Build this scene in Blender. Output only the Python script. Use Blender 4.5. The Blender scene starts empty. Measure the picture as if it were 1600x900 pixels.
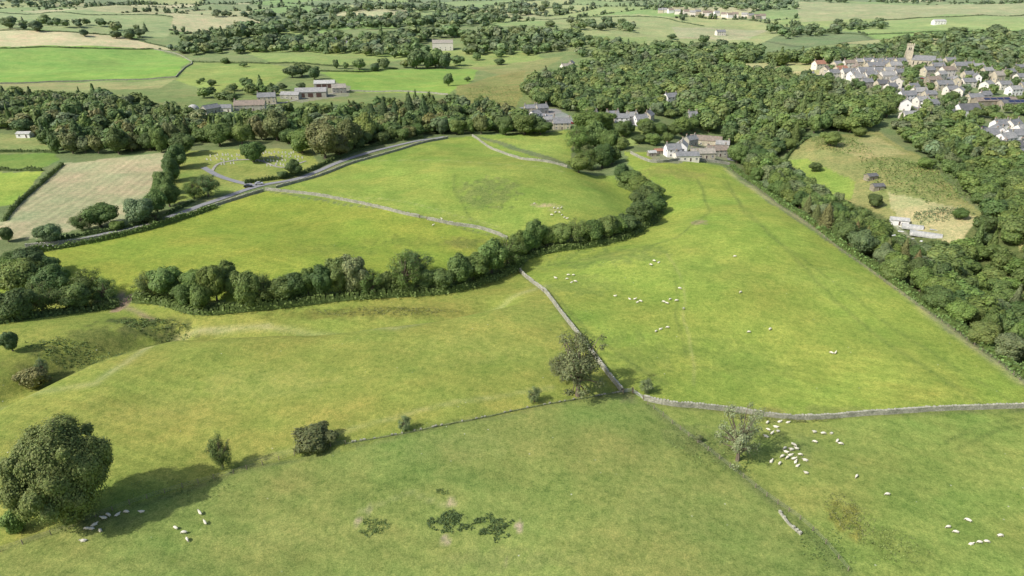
import bpy, math, random
import numpy as np
from mathutils import Vector
R=random.Random(5); rng=np.random.default_rng(7)
C=bpy.context.scene.collection
CAMH=100.0; F=1600*24/36; P=math.radians(24.7); SP=math.sin(P); CP=math.cos(P)
# ------------------------------------------------------------------ noise
T=rng.random((256,256))
def vn(x,y):
    xf=np.floor(x); yf=np.floor(y); fx=x-xf; fy=y-yf
    xi=xf.astype(int)&255; yi=yf.astype(int)&255; x1=(xi+1)&255; y1=(yi+1)&255
    fx=fx*fx*fx*(fx*(fx*6-15)+10); fy=fy*fy*fy*(fy*(fy*6-15)+10)
    a=T[xi,yi]*(1-fx)+T[x1,yi]*fx; b=T[xi,y1]*(1-fx)+T[x1,y1]*fx
    return a*(1-fy)+b*fy
def fbm(x,y,o=4):
    s=0;a=.5;t=0
    for i in range(o):
        s=s+a*vn(x*2**i+17.3*i,y*2**i+5.1*i); t+=a; a*=.5
    return s/t
def at0(px,py):
    u=(px-800)/F; v=-(py-450)/F
    d=np.array([u,CP+v*SP,v*CP-SP]); t=CAMH/-d[2]
    return (d[0]*t,d[1]*t)
def dpl(x,y,pl):
    best=np.full(np.shape(x),1e9)
    for (ax,ay),(bx,by) in zip(pl[:-1],pl[1:]):
        vx=bx-ax;vy=by-ay;L=vx*vx+vy*vy
        t=np.clip(((x-ax)*vx+(y-ay)*vy)/L,0,1)
        best=np.minimum(best,np.hypot(x-ax-t*vx,y-ay-t*vy))
    return best
BELT=[at0(*p) for p in [(-150,470),(60,462),(200,462),(300,478),(440,470),(600,455),(740,435),(810,400),(900,382),(980,362),(1018,330),(985,290),(925,255),(940,215)]]
GORGE=[at0(*p) for p in [(1120,205),(1180,235),(1330,300),(1480,370),(1700,500)]]
SCARP=[at0(*p) for p in [(-60,640),(20,600),(120,552),(200,524),(262,505)]]
BANK=[at0(*p) for p in [(330,505),(420,505),(560,495),(680,482),(770,460)]]
FOLD=[at0(*p) for p in [(-60,720),(80,660),(200,600),(330,545),(420,520)]]
VC=at0(1420,135); FH=at0(770,280)
def H(x,y):
    x=np.asarray(x,float); y=np.asarray(y,float); d=np.hypot(x,y)
    h=6.5*(fbm(x/85+3,y/85+8,2)-.5)+1.1*(fbm(x/24+1,y/24+2,2)-.5)
    h=h-5*np.exp(-(dpl(x,y,BELT)/17)**2)
    h=h-11*np.exp(-(dpl(x,y,GORGE)/34)**2)
    h=h-5.5*np.exp(-(dpl(x,y,SCARP)/6.5)**2)-4*np.exp(-(dpl(x,y,BANK)/7)**2)+1.8*np.exp(-(dpl(x,y,FOLD)/9)**2)
    h=h+16*np.exp(-(((x-VC[0])/190)**2+((y-VC[1])/170)**2))+4*np.exp(-(((x-FH[0])/50)**2+((y-FH[1])/50)**2))
    w=np.clip((d-520)/600,0,1)
    return h+w*36*(fbm(x/430+9,y/430+2,3)-.5)+.02*np.clip(d-850,0,None)
TS=np.geomspace(70,9000,520)
def at(px,py):
    u=(px-800)/F; v=-(py-450)/F
    dx,dy,dz=u,CP+v*SP,v*CP-SP
    g=CAMH+dz*TS-H(dx*TS,dy*TS)
    i=np.argmax(g<0) if (g<0).any() else len(TS)-1
    a,b=TS[max(i-1,0)],TS[i]
    ga,gb=g[max(i-1,0)],g[i]
    t=a+(b-a)*(ga/(ga-gb) if ga!=gb else .5)
    x=dx*t;y=dy*t
    return float(x),float(y),float(H(x,y))
def depth(x,y,z): return y*CP+(CAMH-z)*SP
def proj(x,y,z):
    d=depth(x,y,z); v=(y*SP+(z-CAMH)*CP)/d
    return 800+F*x/d, 450-F*v
def inpoly(x,y,poly):
    c=np.zeros(np.shape(x),bool); n=len(poly); j=n-1
    for i in range(n):
        xi,yi=poly[i];xj,yj=poly[j]
        if yi!=yj:
            c^=((yi>y)!=(yj>y))&(x<(xj-xi)*(y-yi)/(yj-yi)+xi)
        j=i
    return c
def lin(c):
    g=max(0,min(1,(c[1]-c[0]+2)/20)); K=(1.10+.16*g,1.12-.06*g,1.42+.26*g)
    return tuple((((v/255+.055)/1.055)**2.4)*k for v,k in zip(c,K))
# ------------------------------------------------------------------ node materials
def newmat(name):
    m=bpy.data.materials.new(name); m.use_nodes=True; nt=m.node_tree; nt.nodes.clear()
    o=nt.nodes.new('ShaderNodeOutputMaterial'); return m,nt,o
def noise(nt,co,scale,detail=4,rough=.6):
    n=nt.nodes.new('ShaderNodeTexNoise'); n.inputs['Scale'].default_value=scale; n.inputs['Detail'].default_value=detail; n.inputs['Roughness'].default_value=rough
    nt.links.new(co,n.inputs['Vector']); return n.outputs['Fac']
def ramp(nt,fac,stops):
    r=nt.nodes.new('ShaderNodeValToRGB'); e=r.color_ramp.elements
    while len(e)<len(stops): e.new(.5)
    for q,(p,c) in zip(e,stops): q.position=p; q.color=(*c,1) if len(c)==3 else c
    nt.links.new(fac,r.inputs[0]); return r.outputs[0]
def mix(nt,a,b,mode='MULTIPLY',fac=1.0):
    m=nt.nodes.new('ShaderNodeMix'); m.data_type='RGBA'; m.blend_type=mode
    if isinstance(fac,float): m.inputs[0].default_value=fac
    else: nt.links.new(fac,m.inputs[0])
    for s,i in ((a,6),(b,7)):
        if isinstance(s,tuple): m.inputs[i].default_value=(*s,1)
        else: nt.links.new(s,m.inputs[i])
    return m.outputs[2]
def bump(nt,h,strength,dist):
    b=nt.nodes.new('ShaderNodeBump'); b.inputs['Strength'].default_value=strength; b.inputs['Distance'].default_value=dist
    nt.links.new(h,b.inputs['Height']); return b.outputs[0]
def princ(nt,out,col,rough=.9,nrm=None,spec=.2,metal=0):
    p=nt.nodes.new('ShaderNodeBsdfPrincipled'); p.inputs['Roughness'].default_value=rough; p.inputs['Specular IOR Level'].default_value=spec; p.inputs['Metallic'].default_value=metal
    if isinstance(col,tuple): p.inputs['Base Color'].default_value=(*col,1)
    else: nt.links.new(col,p.inputs['Base Color'])
    if nrm: nt.links.new(nrm,p.inputs['Normal'])
    nt.links.new(p.outputs[0],out.inputs[0]); return p
def simple(name,col,scale=1.5,var=.35,rough=.85,bs=.3,bd=.05,metal=0,spec=.2):
    m,nt,o=newmat(name); tc=nt.nodes.new('ShaderNodeTexCoord').outputs['Object']
    n=noise(nt,tc,scale,6); c=mix(nt,col,ramp(nt,n,[(.3,(1-var,)*3),(.7,(1+var,)*3)]))
    princ(nt,o,c,rough,bump(nt,n,bs,bd),spec,metal); return m
# ground
def ground_mat():
    m,nt,o=newmat('grassland'); tc=nt.nodes.new('ShaderNodeTexCoord').outputs['Object']
    a=nt.nodes.new('ShaderNodeAttribute'); a.attribute_name='Col'
    r=nt.nodes.new('ShaderNodeAttribute'); r.attribute_name='Rough'
    n1=noise(nt,tc,.018,5,.6); n2=noise(nt,tc,.11,8,.7); n3=noise(nt,tc,.75,6,.75); n4=noise(nt,tc,3.2,4,.8)
    c=mix(nt,a.outputs['Color'],ramp(nt,n1,[(.35,(.92,.95,.92)),(.65,(1.09,1.04,1.06))]))
    c=mix(nt,c,ramp(nt,n2,[(.36,(.84,.90,.86)),(.5,(1,1,1)),(.64,(1.17,1.08,1.12))]))
    c=mix(nt,c,ramp(nt,n3,[(.36,(.72,.78,.74)),(.5,(1,1,1)),(.64,(1.22,1.15,1.2))]))
    c=mix(nt,c,ramp(nt,n4,[(.36,(.66,.71,.68)),(.64,(1.34,1.28,1.34))]))
    n5=noise(nt,tc,.33,8,.75)
    c=mix(nt,c,(.58,.70,.55),'MULTIPLY',ramp(nt,n5,[(.58,(0,0,0)),(.68,(.75,.75,.75))]))
    n6=noise(nt,tc,.55,8,.8)
    rc=mix(nt,c,ramp(nt,n6,[(.36,(.50,.56,.48)),(.5,(.95,.95,.9)),(.66,(1.25,1.15,1.1))]))
    c=mix(nt,c,rc,'MIX',r.outputs['Fac'])
    v=nt.nodes.new('ShaderNodeTexVoronoi'); v.inputs['Scale'].default_value=.30; nt.links.new(tc,v.inputs['Vector'])
    fl=ramp(nt,v.outputs['Distance'],[(.04,(1,1,1)),(.065,(0,0,0))])
    fl2=mix(nt,fl,ramp(nt,noise(nt,tc,.05,3),[(.5,(0,0,0)),(.6,(.8,.8,.8))]))
    c=mix(nt,c,(.5,.52,.4),'MIX',fl2)
    princ(nt,o,c,.95,bump(nt,n3,.6,.4),.1); return m
M={}
M['ground']=ground_mat()
def leaf_mat(name,trans=.28):
    m,nt,o=newmat(name); a=nt.nodes.new('ShaderNodeAttribute'); a.attribute_name='Col'
    oi=nt.nodes.new('ShaderNodeObjectInfo')
    c=mix(nt,a.outputs['Color'],oi.outputs['Color'])
    p=nt.nodes.new('ShaderNodeBsdfPrincipled'); p.inputs['Roughness'].default_value=.6; p.inputs['Specular IOR Level'].default_value=.25
    t=nt.nodes.new('ShaderNodeBsdfTranslucent'); ms=nt.nodes.new('ShaderNodeMixShader'); ms.inputs[0].default_value=trans
    nt.links.new(c,p.inputs['Base Color']); nt.links.new(c,t.inputs['Color']); nt.links.new(p.outputs[0],ms.inputs[1]); nt.links.new(t.outputs[0],ms.inputs[2]); nt.links.new(ms.outputs[0],o.inputs[0]); return m
M['leaf']=leaf_mat('foliage')
M['bark']=simple('bark',(.16,.13,.095),4,.4)
def stone_mat(name,c1,c2):
    m,nt,o=newmat(name); tc=nt.nodes.new('ShaderNodeTexCoord').outputs['Object']
    v=nt.nodes.new('ShaderNodeTexVoronoi'); v.inputs['Scale'].default_value=2.6; nt.links.new(tc,v.inputs['Vector'])
    n=noise(nt,tc,.4,6); bw=nt.nodes.new('ShaderNodeSeparateColor'); nt.links.new(v.outputs['Color'],bw.inputs[0])
    c=mix(nt,c1,c2,'MIX',bw.outputs[0]); c=mix(nt,c,ramp(nt,v.outputs['Distance'],[(0,(1.1,1.1,1.1)),(.6,(.78,.78,.78))]))
    c=mix(nt,c,ramp(nt,n,[(.35,(.76,.79,.72)),(.65,(1.15,1.15,1.1))]))
    princ(nt,o,c,.95,bump(nt,v.outputs['Distance'],.5,.1),.1); return m
M['drystone']=stone_mat('dry_stone',(.42,.41,.35),(.29,.285,.24))
M['coping']=stone_mat('coping_stone',(.56,.55,.48),(.40,.39,.33))
M['oldstone']=stone_mat('mossy_stone',(.24,.27,.13),(.15,.19,.08))
M['asphalt']=simple('asphalt',(.25,.255,.265),.6,.15)
M['track']=simple('gravel',(.32,.31,.26),.8,.3)
M['timber']=simple('weathered_timber',(.24,.20,.15),5,.3)
M['wire']=simple('fence_wire',(.25,.24,.22),5,.1,.5)
M['gal']=simple('galvanised',(.5,.5,.5),5,.1,.4,metal=.6)
WALLS={'sandstone':stone_mat('sandstone',(.66,.59,.48),(.52,.47,.38)),'grey stone':stone_mat('grey_stone',(.52,.50,.45),(.42,.40,.36)),
 'white':simple('white_render',(.80,.79,.76),.8,.06),'cream':simple('cream_render',(.70,.66,.58),.8,.1),'brown stone':stone_mat('brown_stone',(.42,.37,.30),(.33,.29,.24))}
def roof_mat(name,c):
    m,nt,o=newmat(name); tc=nt.nodes.new('ShaderNodeTexCoord').outputs['Object']
    w=nt.nodes.new('ShaderNodeTexBrick'); w.inputs['Scale'].default_value=2.2; w.inputs['Color1'].default_value=(*[v*1.15 for v in c],1); w.inputs['Color2'].default_value=(*[v*.85 for v in c],1); w.inputs['Mortar'].default_value=(*[v*.6 for v in c],1)
    nt.links.new(tc,w.inputs['Vector']); n=noise(nt,tc,.7,6)
    cc=mix(nt,w.outputs[0],ramp(nt,n,[(.35,(.75,.78,.75)),(.65,(1.2,1.15,1.1))]))
    princ(nt,o,cc,.75,bump(nt,n,.2,.05),.3); return m
ROOFS={'slate':roof_mat('slate',(.235,.245,.26)),'grey':roof_mat('grey_tile',(.34,.345,.345)),'brown':roof_mat('brown_tile',(.28,.235,.20)),'red':roof_mat('red_tile',(.38,.20,.14)),'stone flag':roof_mat('stone_flag',(.35,.33,.29)),'dark':roof_mat('dark_slate',(.15,.155,.165)),'pale':roof_mat('pale_sheet',(.48,.49,.48))}
M['frame']=simple('white_paint',(.75,.75,.72),3,.05,.5)
M['glass']=simple('dark_glass',(.03,.035,.045),1,.2,.08,spec=.6)
M['door']=simple('painted_door',(.10,.06,.05),3,.2,.5)
M['pot']=simple('clay_pot',(.40,.18,.10),3,.2)
M['solar']=simple('solar_panel',(.03,.04,.09),2,.3,.15,spec=.6)
# ------------------------------------------------------------------ mesh helpers
def mk(name,V4,mats,col=None,parent=None,mi=None,mesh_only=False):
    V4=np.asarray(V4,dtype=np.float32); n=len(V4)
    me=bpy.data.meshes.new(name); me.vertices.add(n*4); me.vertices.foreach_set('co',V4.reshape(-1))
    me.loops.add(n*4); me.loops.foreach_set('vertex_index',np.arange(n*4,dtype=np.int32))
    me.polygons.add(n); me.polygons.foreach_set('loop_start',np.arange(0,n*4,4,dtype=np.int32))
    if not isinstance(mats,(list,tuple)): mats=[mats]
    for m in mats: me.materials.append(m)
    if mi is not None: me.polygons.foreach_set('material_index',np.asarray(mi,dtype=np.int32))
    if col is not None:
        a=me.attributes.new('Col','FLOAT_COLOR','POINT'); c=np.ones((n,4,4),dtype=np.float32); c[:,:,:3]=np.asarray(col,dtype=np.float32).reshape(n,1,3)
        a.data.foreach_set('color',c.reshape(-1))
    me.update(calc_edges=True)
    return me if mesh_only else link(name,me,parent)
def link(name,data,parent=None,loc=(0,0,0),rz=0,scale=(1,1,1)):
    o=bpy.data.objects.new(name,data); C.objects.link(o); o.parent=parent; o.location=loc; o.rotation_euler=(0,0,rz); o.scale=scale; return o
def hexa(p):
    p=np.asarray(p,float)
    return np.array([p[[0,3,2,1]],p[[4,5,6,7]],p[[0,1,5,4]],p[[1,2,6,5]],p[[2,3,7,6]],p[[3,0,4,7]]])
def box(cx,cy,z0,sx,sy,sz,rz=0,taper=1):
    c,s=math.cos(rz),math.sin(rz); pts=[]
    for z,k in ((z0,1),(z0+sz,taper)):
        for a,b in ((-1,-1),(1,-1),(1,1),(-1,1)):
            x=a*sx/2*k;y=b*sy/2*k; pts.append((cx+x*c-y*s,cy+x*s+y*c,z))
    return hexa(pts)
def tube(p0,p1,r0,r1,n=6):
    p0=np.array(p0,float);p1=np.array(p1,float);d=p1-p0;d/=np.linalg.norm(d)
    u=np.cross(d,(0.3,.9,.1));u/=np.linalg.norm(u);v=np.cross(d,u)
    a=np.arange(n+1)*2*math.pi/n
    A=p0+r0*(np.cos(a)[:,None]*u+np.sin(a)[:,None]*v);B=p1+r1*(np.cos(a)[:,None]*u+np.sin(a)[:,None]*v)
    return np.stack([A[:-1],A[1:],B[1:],B[:-1]],1)
def tag(o,label,cat,group=None,kind=None):
    if label:o['label']=label
    if cat:o['category']=cat
    if group:o['group']=group
    if kind:o['kind']=kind
    return o
PEND={}
def pend(o,place,fmt,cat,group,x,y,z):
    o['category']=cat; o['group']=group; px,_=proj(x,y,z); PEND.setdefault((cat,place),[]).append((px,o,fmt))
def ordw(i,n):
    if n==1: return 'only'
    if i==0: return 'leftmost'
    if i==n-1: return 'rightmost'
    k=i+1; s='th' if 10<=k%100<=20 else {1:'st',2:'nd',3:'rd'}.get(k%10,'th')
    return f'{k}{s} from left'
def flush():
    for (cat,place),l in PEND.items():
        l.sort(key=lambda t:t[0])
        for i,(px,o,fmt) in enumerate(l): o['label']=fmt.format(o=ordw(i,len(l)),p=place)
# ------------------------------------------------------------------ ground
def wpoly(pts): return [at(*p)[:2] for p in pts]
NA,NR=1000,950
th=np.linspace(math.radians(-50),math.radians(50),NA); rr=np.geomspace(110,9500,NR)
TH,RR=np.meshgrid(th,rr); GX=RR*np.sin(TH); GY=RR*np.cos(TH)-150
GZ=H(GX,GY)
fx,fy=GX.ravel(),GY.ravel()
col=np.zeros((len(fx),3)); col[:]=lin((98,120,62)); rough=np.zeros(len(fx))
jx=fx+3*(fbm(fx/9,fy/9,2)-.5); jy=fy+3*(fbm(fx/9+40,fy/9,2)-.5)
D=np.hypot(fx,fy)
def cells(x,y):
    sx,sy=185.,215.; i0=np.floor(x/sx).astype(int); j0=np.floor(y/sy).astype(int)
    d1=np.full(x.shape,1e9);d2=d1.copy();idd=np.zeros(x.shape)
    for di in (-1,0,1):
        for dj in (-1,0,1):
            i=i0+di;j=j0+dj; ax=(i+.15+.7*T[i&255,j&255])*sx; ay=(j+.15+.7*T[(i+77)&255,(j+31)&255])*sy
            d=np.hypot(x-ax,y-ay); nw=d<d1; d2=np.where(nw,d1,np.minimum(d2,d)); idd=np.where(nw,T[(i+13)&255,(j+99)&255],idd); d1=np.where(nw,d,d1)
    return idd,d2-d1
far=D>640
ci,ce=cells(fx[far],fy[far])
pal=np.array([lin(c) for c in [(114,142,68),(128,156,68),(106,132,62),(154,158,94),(118,150,68),(98,124,62),(138,158,78),(108,148,58),(174,170,112)]])
col[far]=pal[np.clip((ci*9).astype(int),0,8)]
col[far]*=np.where(ce<9,.60,1)[:,None]
FIELDS=[
([(250,70),(560,45),(900,40),(1010,80),(1000,110),(830,140),(830,200),(700,190),(400,190),(-60,180),(-60,140),(250,138)],(108,132,64),.3),
([(-60,49),(190,57),(290,80),(240,76),(-60,76)],(184,176,120),.1),
([(-60,76),(240,76),(302,93),(275,121),(-60,132)],(114,158,54),0),
([(-60,132),(275,123),(250,138),(-60,146)],(136,150,80),.3),
([(-60,16),(270,25),(262,58),(190,57),(-60,47)],(130,156,80),.1),
([(275,125),(305,97),(420,100),(470,108),(430,132),(340,145)],(122,150,62),.1),
([(380,75),(640,78),(640,92),(560,105),(420,98)],(122,150,66),.1),
([(500,113),(620,108),(750,106),(735,128),(700,147),(545,143)],(116,154,56),0),
([(720,100),(830,95),(880,88),(830,120),(790,122)],(122,138,68),.3),
([(640,80),(830,78),(850,92),(700,105)],(122,148,64),.1),
([(712,135),(760,122),(820,110),(815,150),(800,180),(745,182),(715,165)],(126,134,68),.8),
([(810,25),(1000,22),(1100,40),(1240,48),(1180,75),(1010,75),(900,55)],(134,156,80),.2),
([(900,55),(1010,58),(1010,76)],(122,150,70),.1),
([(1240,3),(1700,3),(1700,22),(1500,25),(1380,30),(1250,35)],(144,158,88),.1),
([(1250,45),(1420,30),(1480,22),(1700,30),(1700,48),(1380,52)],(128,158,72),0),
([(1050,42),(1200,47),(1170,62),(1060,60)],(154,158,102),.2),
([(640,15),(740,8),(720,30),(650,28)],(130,160,74),0),
([(-60,205),(60,213),(88,237),(-60,238)],(122,142,70),.3),
([(-60,238),(85,238),(95,250),(62,265),(-60,265)],(102,134,52),.1),
([(-60,268),(66,268),(25,318),(-60,330)],(126,156,56),0),
([(10,372),(-60,380),(-60,345),(8,345),(30,318),(100,255),(258,237),(250,290),(190,345),(60,372)],(154,152,104),.15),
([(275,262),(290,236),(480,232),(500,255),(440,285),(380,297),(300,310),(262,320)],(122,144,60),.2),
([(300,243),(470,236),(480,250),(440,262),(330,256)],(128,150,64),.1),
([(-60,420),(60,395),(200,365),(330,328),(415,298),(795,372),(800,400),(740,435),(600,455),(440,470),(300,475),(200,460),(-60,470)],(120,145,48),.05),
([(420,297),(560,250),(690,216),(740,213),(885,262),(960,275),(1010,320),(960,365),(830,385),(795,372)],(119,147,54),.08),
([(745,212),(892,203),(895,260)],(122,150,58),.1),
([(-60,480),(200,470),(310,490),(520,470),(740,445),(812,422),(975,613),(880,628),(640,676),(370,736),(-60,880)],(121,141,54),.1),
([(812,422),(830,395),(960,378),(1030,340),(1030,290),(985,262),(975,238),(1135,262),(1230,335),(1420,470),(1600,602),(1700,680),(1700,640),(1600,638),(1250,652),(1010,628),(975,613)],(123,150,54),.08),
([(975,613),(1010,628),(1250,652),(1600,638),(1700,640),(1700,990),(1360,990),(1325,890),(1180,760),(1010,630)],(118,143,58),.15),
([(-60,880),(370,736),(640,676),(880,628),(975,613),(1010,630),(1180,760),(1325,890),(1400,990),(-60,990)],(114,137,58),.12),
([(1145,262),(1225,252),(1300,305),(1420,355),(1500,385),(1540,330),(1700,320),(1700,690),(1600,594),(1420,462),(1230,327)],(86,106,50),.6),
([(945,193),(1030,205),(1035,220),(965,236)],(122,148,68),.1),
([(1225,252),(1265,215),(1370,203),(1440,245),(1485,290),(1535,335),(1500,385),(1420,355),(1300,305)],(124,138,70),.7),
([(1390,300),(1480,320),(1530,340),(1500,385),(1400,350)],(162,158,102),.5),
([(1290,225),(1370,212),(1420,240),(1350,250)],(146,150,86),.7),
([(1225,252),(1262,248),(1340,285),(1330,312),(1300,305)],(118,148,56),.2),
([(1590,365),(1640,350),(1640,400),(1590,390)],(152,156,88),.3),
([(1270,132),(1300,98),(1440,85),(1700,105),(1700,260),(1530,225),(1500,185),(1400,185),(1290,138)],(108,130,74),.5),
([(1015,238),(1040,225),(1130,215),(1140,250),(1060,255),(1020,252)],(122,136,88),.4),
([(820,172),(870,170),(905,190),(880,200),(830,190)],(130,138,112),.3),
([(430,150),(520,128),(548,135),(545,150),(470,160)],(128,136,96),.4),
]
for pts,c,r in FIELDS:
    wp=wpoly(pts); a=np.array(wp); sel=np.where((fx>a[:,0].min()-4)&(fx<a[:,0].max()+4)&(fy>a[:,1].min()-4)&(fy<a[:,1].max()+4))[0]
    ins=sel[inpoly(jx[sel],jy[sel],wp)]; col[ins]=lin(c); rough[ins]=r
HAY=wpoly(FIELDS[20][0]); s=np.where((D<500)&(fx<0))[0]; s=s[inpoly(jx[s],jy[s],HAY)]
a0=np.array(at(60,345)[:2]);a1=np.array(at(200,250)[:2]);dv=(a1-a0)/np.linalg.norm(a1-a0)
cr=(-dv[1]*fx[s]+dv[0]*fy[s]); col[s]*=(1+.07*np.sin(cr*2*math.pi/4.5)*(.4+1.2*fbm(fx[s]/20,fy[s]/20,2))+.03*np.sin(cr*1.1))[:,None]
dr=fbm(fx/45+1,fy/30+7,4)-.5; col*= (1+dr*.30)[:,None]
dr2=fbm(fx/22+31,fy/14+7,4)-.5; col[:,0]*=1+dr2*.34; col[:,2]*=1+dr2*.16
dr3=fbm(fx/7+61,fy/7+17,3)-.5; col*=(1+dr3*.16)[:,None]
ln=np.sin((fx*.35+fy*.94+10*fbm(fx/60,fy/60,2))*2*math.pi/4.5); near=(D<420)
col[near]*=(1+.10*ln[near]*(fbm(fx[near]/50+5,fy[near]/50,2)))[:,None]
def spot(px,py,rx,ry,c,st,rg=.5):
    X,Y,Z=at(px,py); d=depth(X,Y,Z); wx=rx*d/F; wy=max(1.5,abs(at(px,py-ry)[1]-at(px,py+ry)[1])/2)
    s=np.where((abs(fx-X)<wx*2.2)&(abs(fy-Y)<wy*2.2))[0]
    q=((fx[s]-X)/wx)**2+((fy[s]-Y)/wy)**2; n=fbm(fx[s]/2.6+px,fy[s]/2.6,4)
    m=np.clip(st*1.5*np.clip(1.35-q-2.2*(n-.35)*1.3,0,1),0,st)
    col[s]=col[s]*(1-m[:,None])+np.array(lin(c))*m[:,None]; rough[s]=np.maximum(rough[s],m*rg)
for a in [(762,298,50,26,(98,114,58),.55,1),(850,320,20,3,(164,150,104),.8),(868,324,14,6,(150,152,90),.6),(1092,347,14,5,(150,134,98),.7),(705,787,10,8,(164,148,116),.85),(697,843,12,9,(164,148,116),.85),(560,815,10,6,(154,142,106),.8),(812,822,7,6,(164,148,116),.85),(577,795,8,5,(154,142,106),.8),(790,875,7,5,(158,146,110),.7),
 (190,478,9,14,(156,128,102),.8),(235,510,70,18,(86,102,48),.85,1),(165,548,80,24,(94,110,48),.75,1),(90,585,65,22,(94,108,48),.75,1),(600,487,130,10,(106,118,48),.75,1),(480,492,90,9,(110,122,50),.65,1),(340,485,45,9,(102,110,52),.7,1),(1328,812,28,30,(122,122,52),.7,1),(1390,850,50,22,(108,130,54),.6,1),(1440,880,60,20,(108,130,54),.5,1),
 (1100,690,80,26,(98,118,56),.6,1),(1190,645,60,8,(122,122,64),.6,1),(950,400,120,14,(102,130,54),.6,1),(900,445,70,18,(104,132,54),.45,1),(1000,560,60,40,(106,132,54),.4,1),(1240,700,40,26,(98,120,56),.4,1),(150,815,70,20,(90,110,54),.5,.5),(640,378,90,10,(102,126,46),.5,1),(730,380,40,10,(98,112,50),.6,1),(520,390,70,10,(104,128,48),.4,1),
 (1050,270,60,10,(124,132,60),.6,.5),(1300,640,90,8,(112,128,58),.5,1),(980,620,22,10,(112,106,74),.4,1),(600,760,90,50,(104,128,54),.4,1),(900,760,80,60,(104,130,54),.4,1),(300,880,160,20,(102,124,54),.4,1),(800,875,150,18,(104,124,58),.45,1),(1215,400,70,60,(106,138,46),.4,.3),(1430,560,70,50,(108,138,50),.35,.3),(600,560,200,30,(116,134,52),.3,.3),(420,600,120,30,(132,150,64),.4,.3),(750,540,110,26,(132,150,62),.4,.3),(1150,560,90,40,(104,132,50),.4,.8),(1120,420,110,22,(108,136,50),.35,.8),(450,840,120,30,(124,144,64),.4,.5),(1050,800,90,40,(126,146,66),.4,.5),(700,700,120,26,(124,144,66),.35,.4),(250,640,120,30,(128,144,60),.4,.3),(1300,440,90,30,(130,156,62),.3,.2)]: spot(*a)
def track(pts,w,c,st):
    wp=wpoly(pts); a=np.array(wp); s=np.where((fx>a[:,0].min()-6)&(fx<a[:,0].max()+6)&(fy>a[:,1].min()-6)&(fy<a[:,1].max()+6))[0]
    d=dpl(fx[s]+2*(fbm(fx[s]/14,fy[s]/14,2)-.5),fy[s]+2*(fbm(fx[s]/14+9,fy[s]/14,2)-.5),wp); m=st*np.exp(-(d/w)**2)*(.5+fbm(fx[s]/4,fy[s]/4,2))
    m=np.clip(m,0,1); col[s]=col[s]*(1-m[:,None])+np.array(lin(c))*m[:,None]
DK=(90,114,46); PL=(152,160,94)
for pts,w,c,st in [([(1040,395),(1063,430),(1070,480),(1078,540),(1085,600)],.5,(146,148,86),.3),([(830,420),(900,408),(960,395),(1060,370),(1110,330),(1092,280)],.8,DK,.6),([(850,450),(920,520),(1000,578),(1040,600)],.7,DK,.6),([(1052,432),(1060,500),(1072,560)],.6,DK,.4),([(1500,700),(1550,676),(1600,662)],.5,DK,.7),([(1480,690),(1530,668),(1600,652)],.5,DK,.6),([(1130,272),(1165,335),(1300,465),(1420,560),(1560,650)],.9,DK,.45),([(1120,275),(1200,365),(1330,460),(1500,580),(1600,640)],.8,DK,.4),([(709,272),(713,300),(735,345),(790,368)],.8,DK,.55),([(560,252),(700,250),(880,268)],.7,PL,.3),([(430,300),(600,310),(780,355)],.6,PL,.3),
 ([(300,520),(450,512),(620,514),(800,466),(850,448)],1.8,PL,.45),([(0,640),(150,600),(280,530),(420,508)],1.5,PL,.45),([(380,725),(600,655),(860,605)],.8,PL,.3),([(1138,266),(1230,330),(1420,465),(1600,598)],2.0,(162,160,102),.6),([(1012,632),(1090,690),(1180,762),(1250,812),(1325,892)],1.5,(90,110,52),.7),([(900,640),(1000,640),(1150,770),(1280,880)],.5,DK,.4),([(975,613),(880,629),(640,677),(370,736),(200,795),(0,856)],.9,(90,106,52),.6),([(815,425),(900,520),(972,612)],1.0,(88,106,50),.6),([(1010,628),(1250,654),(1600,640)],1.0,(90,104,54),.7),([(415,298),(560,320),(700,350),(793,374)],1.0,(96,112,52),.5),([(700,790),(640,770),(560,800)],.5,PL,.3),([(190,460),(195,480),(240,500)],1.2,(152,130,102),.6),([(1290,370),(1400,350),(1430,380)],1,(180,176,148),.5),([(60,860),(300,800),(560,780),(760,700)],.5,DK,.35),([(980,780),(1100,850),(1180,900)],.5,DK,.4),([(0,700),(200,650),(500,600),(850,560)],.5,DK,.25)]: track(pts,w,c,st)
rough=np.clip(rough,0,1)
hg=np.clip((D-600)/4600,0,.28)[:,None]; col=col*(1-hg)+np.array((.34,.41,.33))*hg  # aerial haze painted into the ground colour, paler with distance
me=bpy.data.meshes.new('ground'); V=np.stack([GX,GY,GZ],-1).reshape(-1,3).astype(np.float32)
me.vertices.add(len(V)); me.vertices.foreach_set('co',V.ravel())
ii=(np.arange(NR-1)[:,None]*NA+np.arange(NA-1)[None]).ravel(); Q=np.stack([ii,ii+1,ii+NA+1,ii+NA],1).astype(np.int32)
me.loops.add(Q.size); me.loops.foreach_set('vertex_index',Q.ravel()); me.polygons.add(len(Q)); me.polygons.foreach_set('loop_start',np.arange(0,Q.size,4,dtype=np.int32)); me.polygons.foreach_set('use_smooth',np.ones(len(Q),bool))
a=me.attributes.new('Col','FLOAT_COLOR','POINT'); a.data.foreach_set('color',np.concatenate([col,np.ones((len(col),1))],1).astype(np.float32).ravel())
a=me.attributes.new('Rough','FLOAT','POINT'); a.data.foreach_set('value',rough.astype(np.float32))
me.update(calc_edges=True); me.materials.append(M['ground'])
g=link('ground',me); tag(g,'rolling green pasture land divided into fields, reaching to the horizon','ground',kind='structure')
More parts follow.
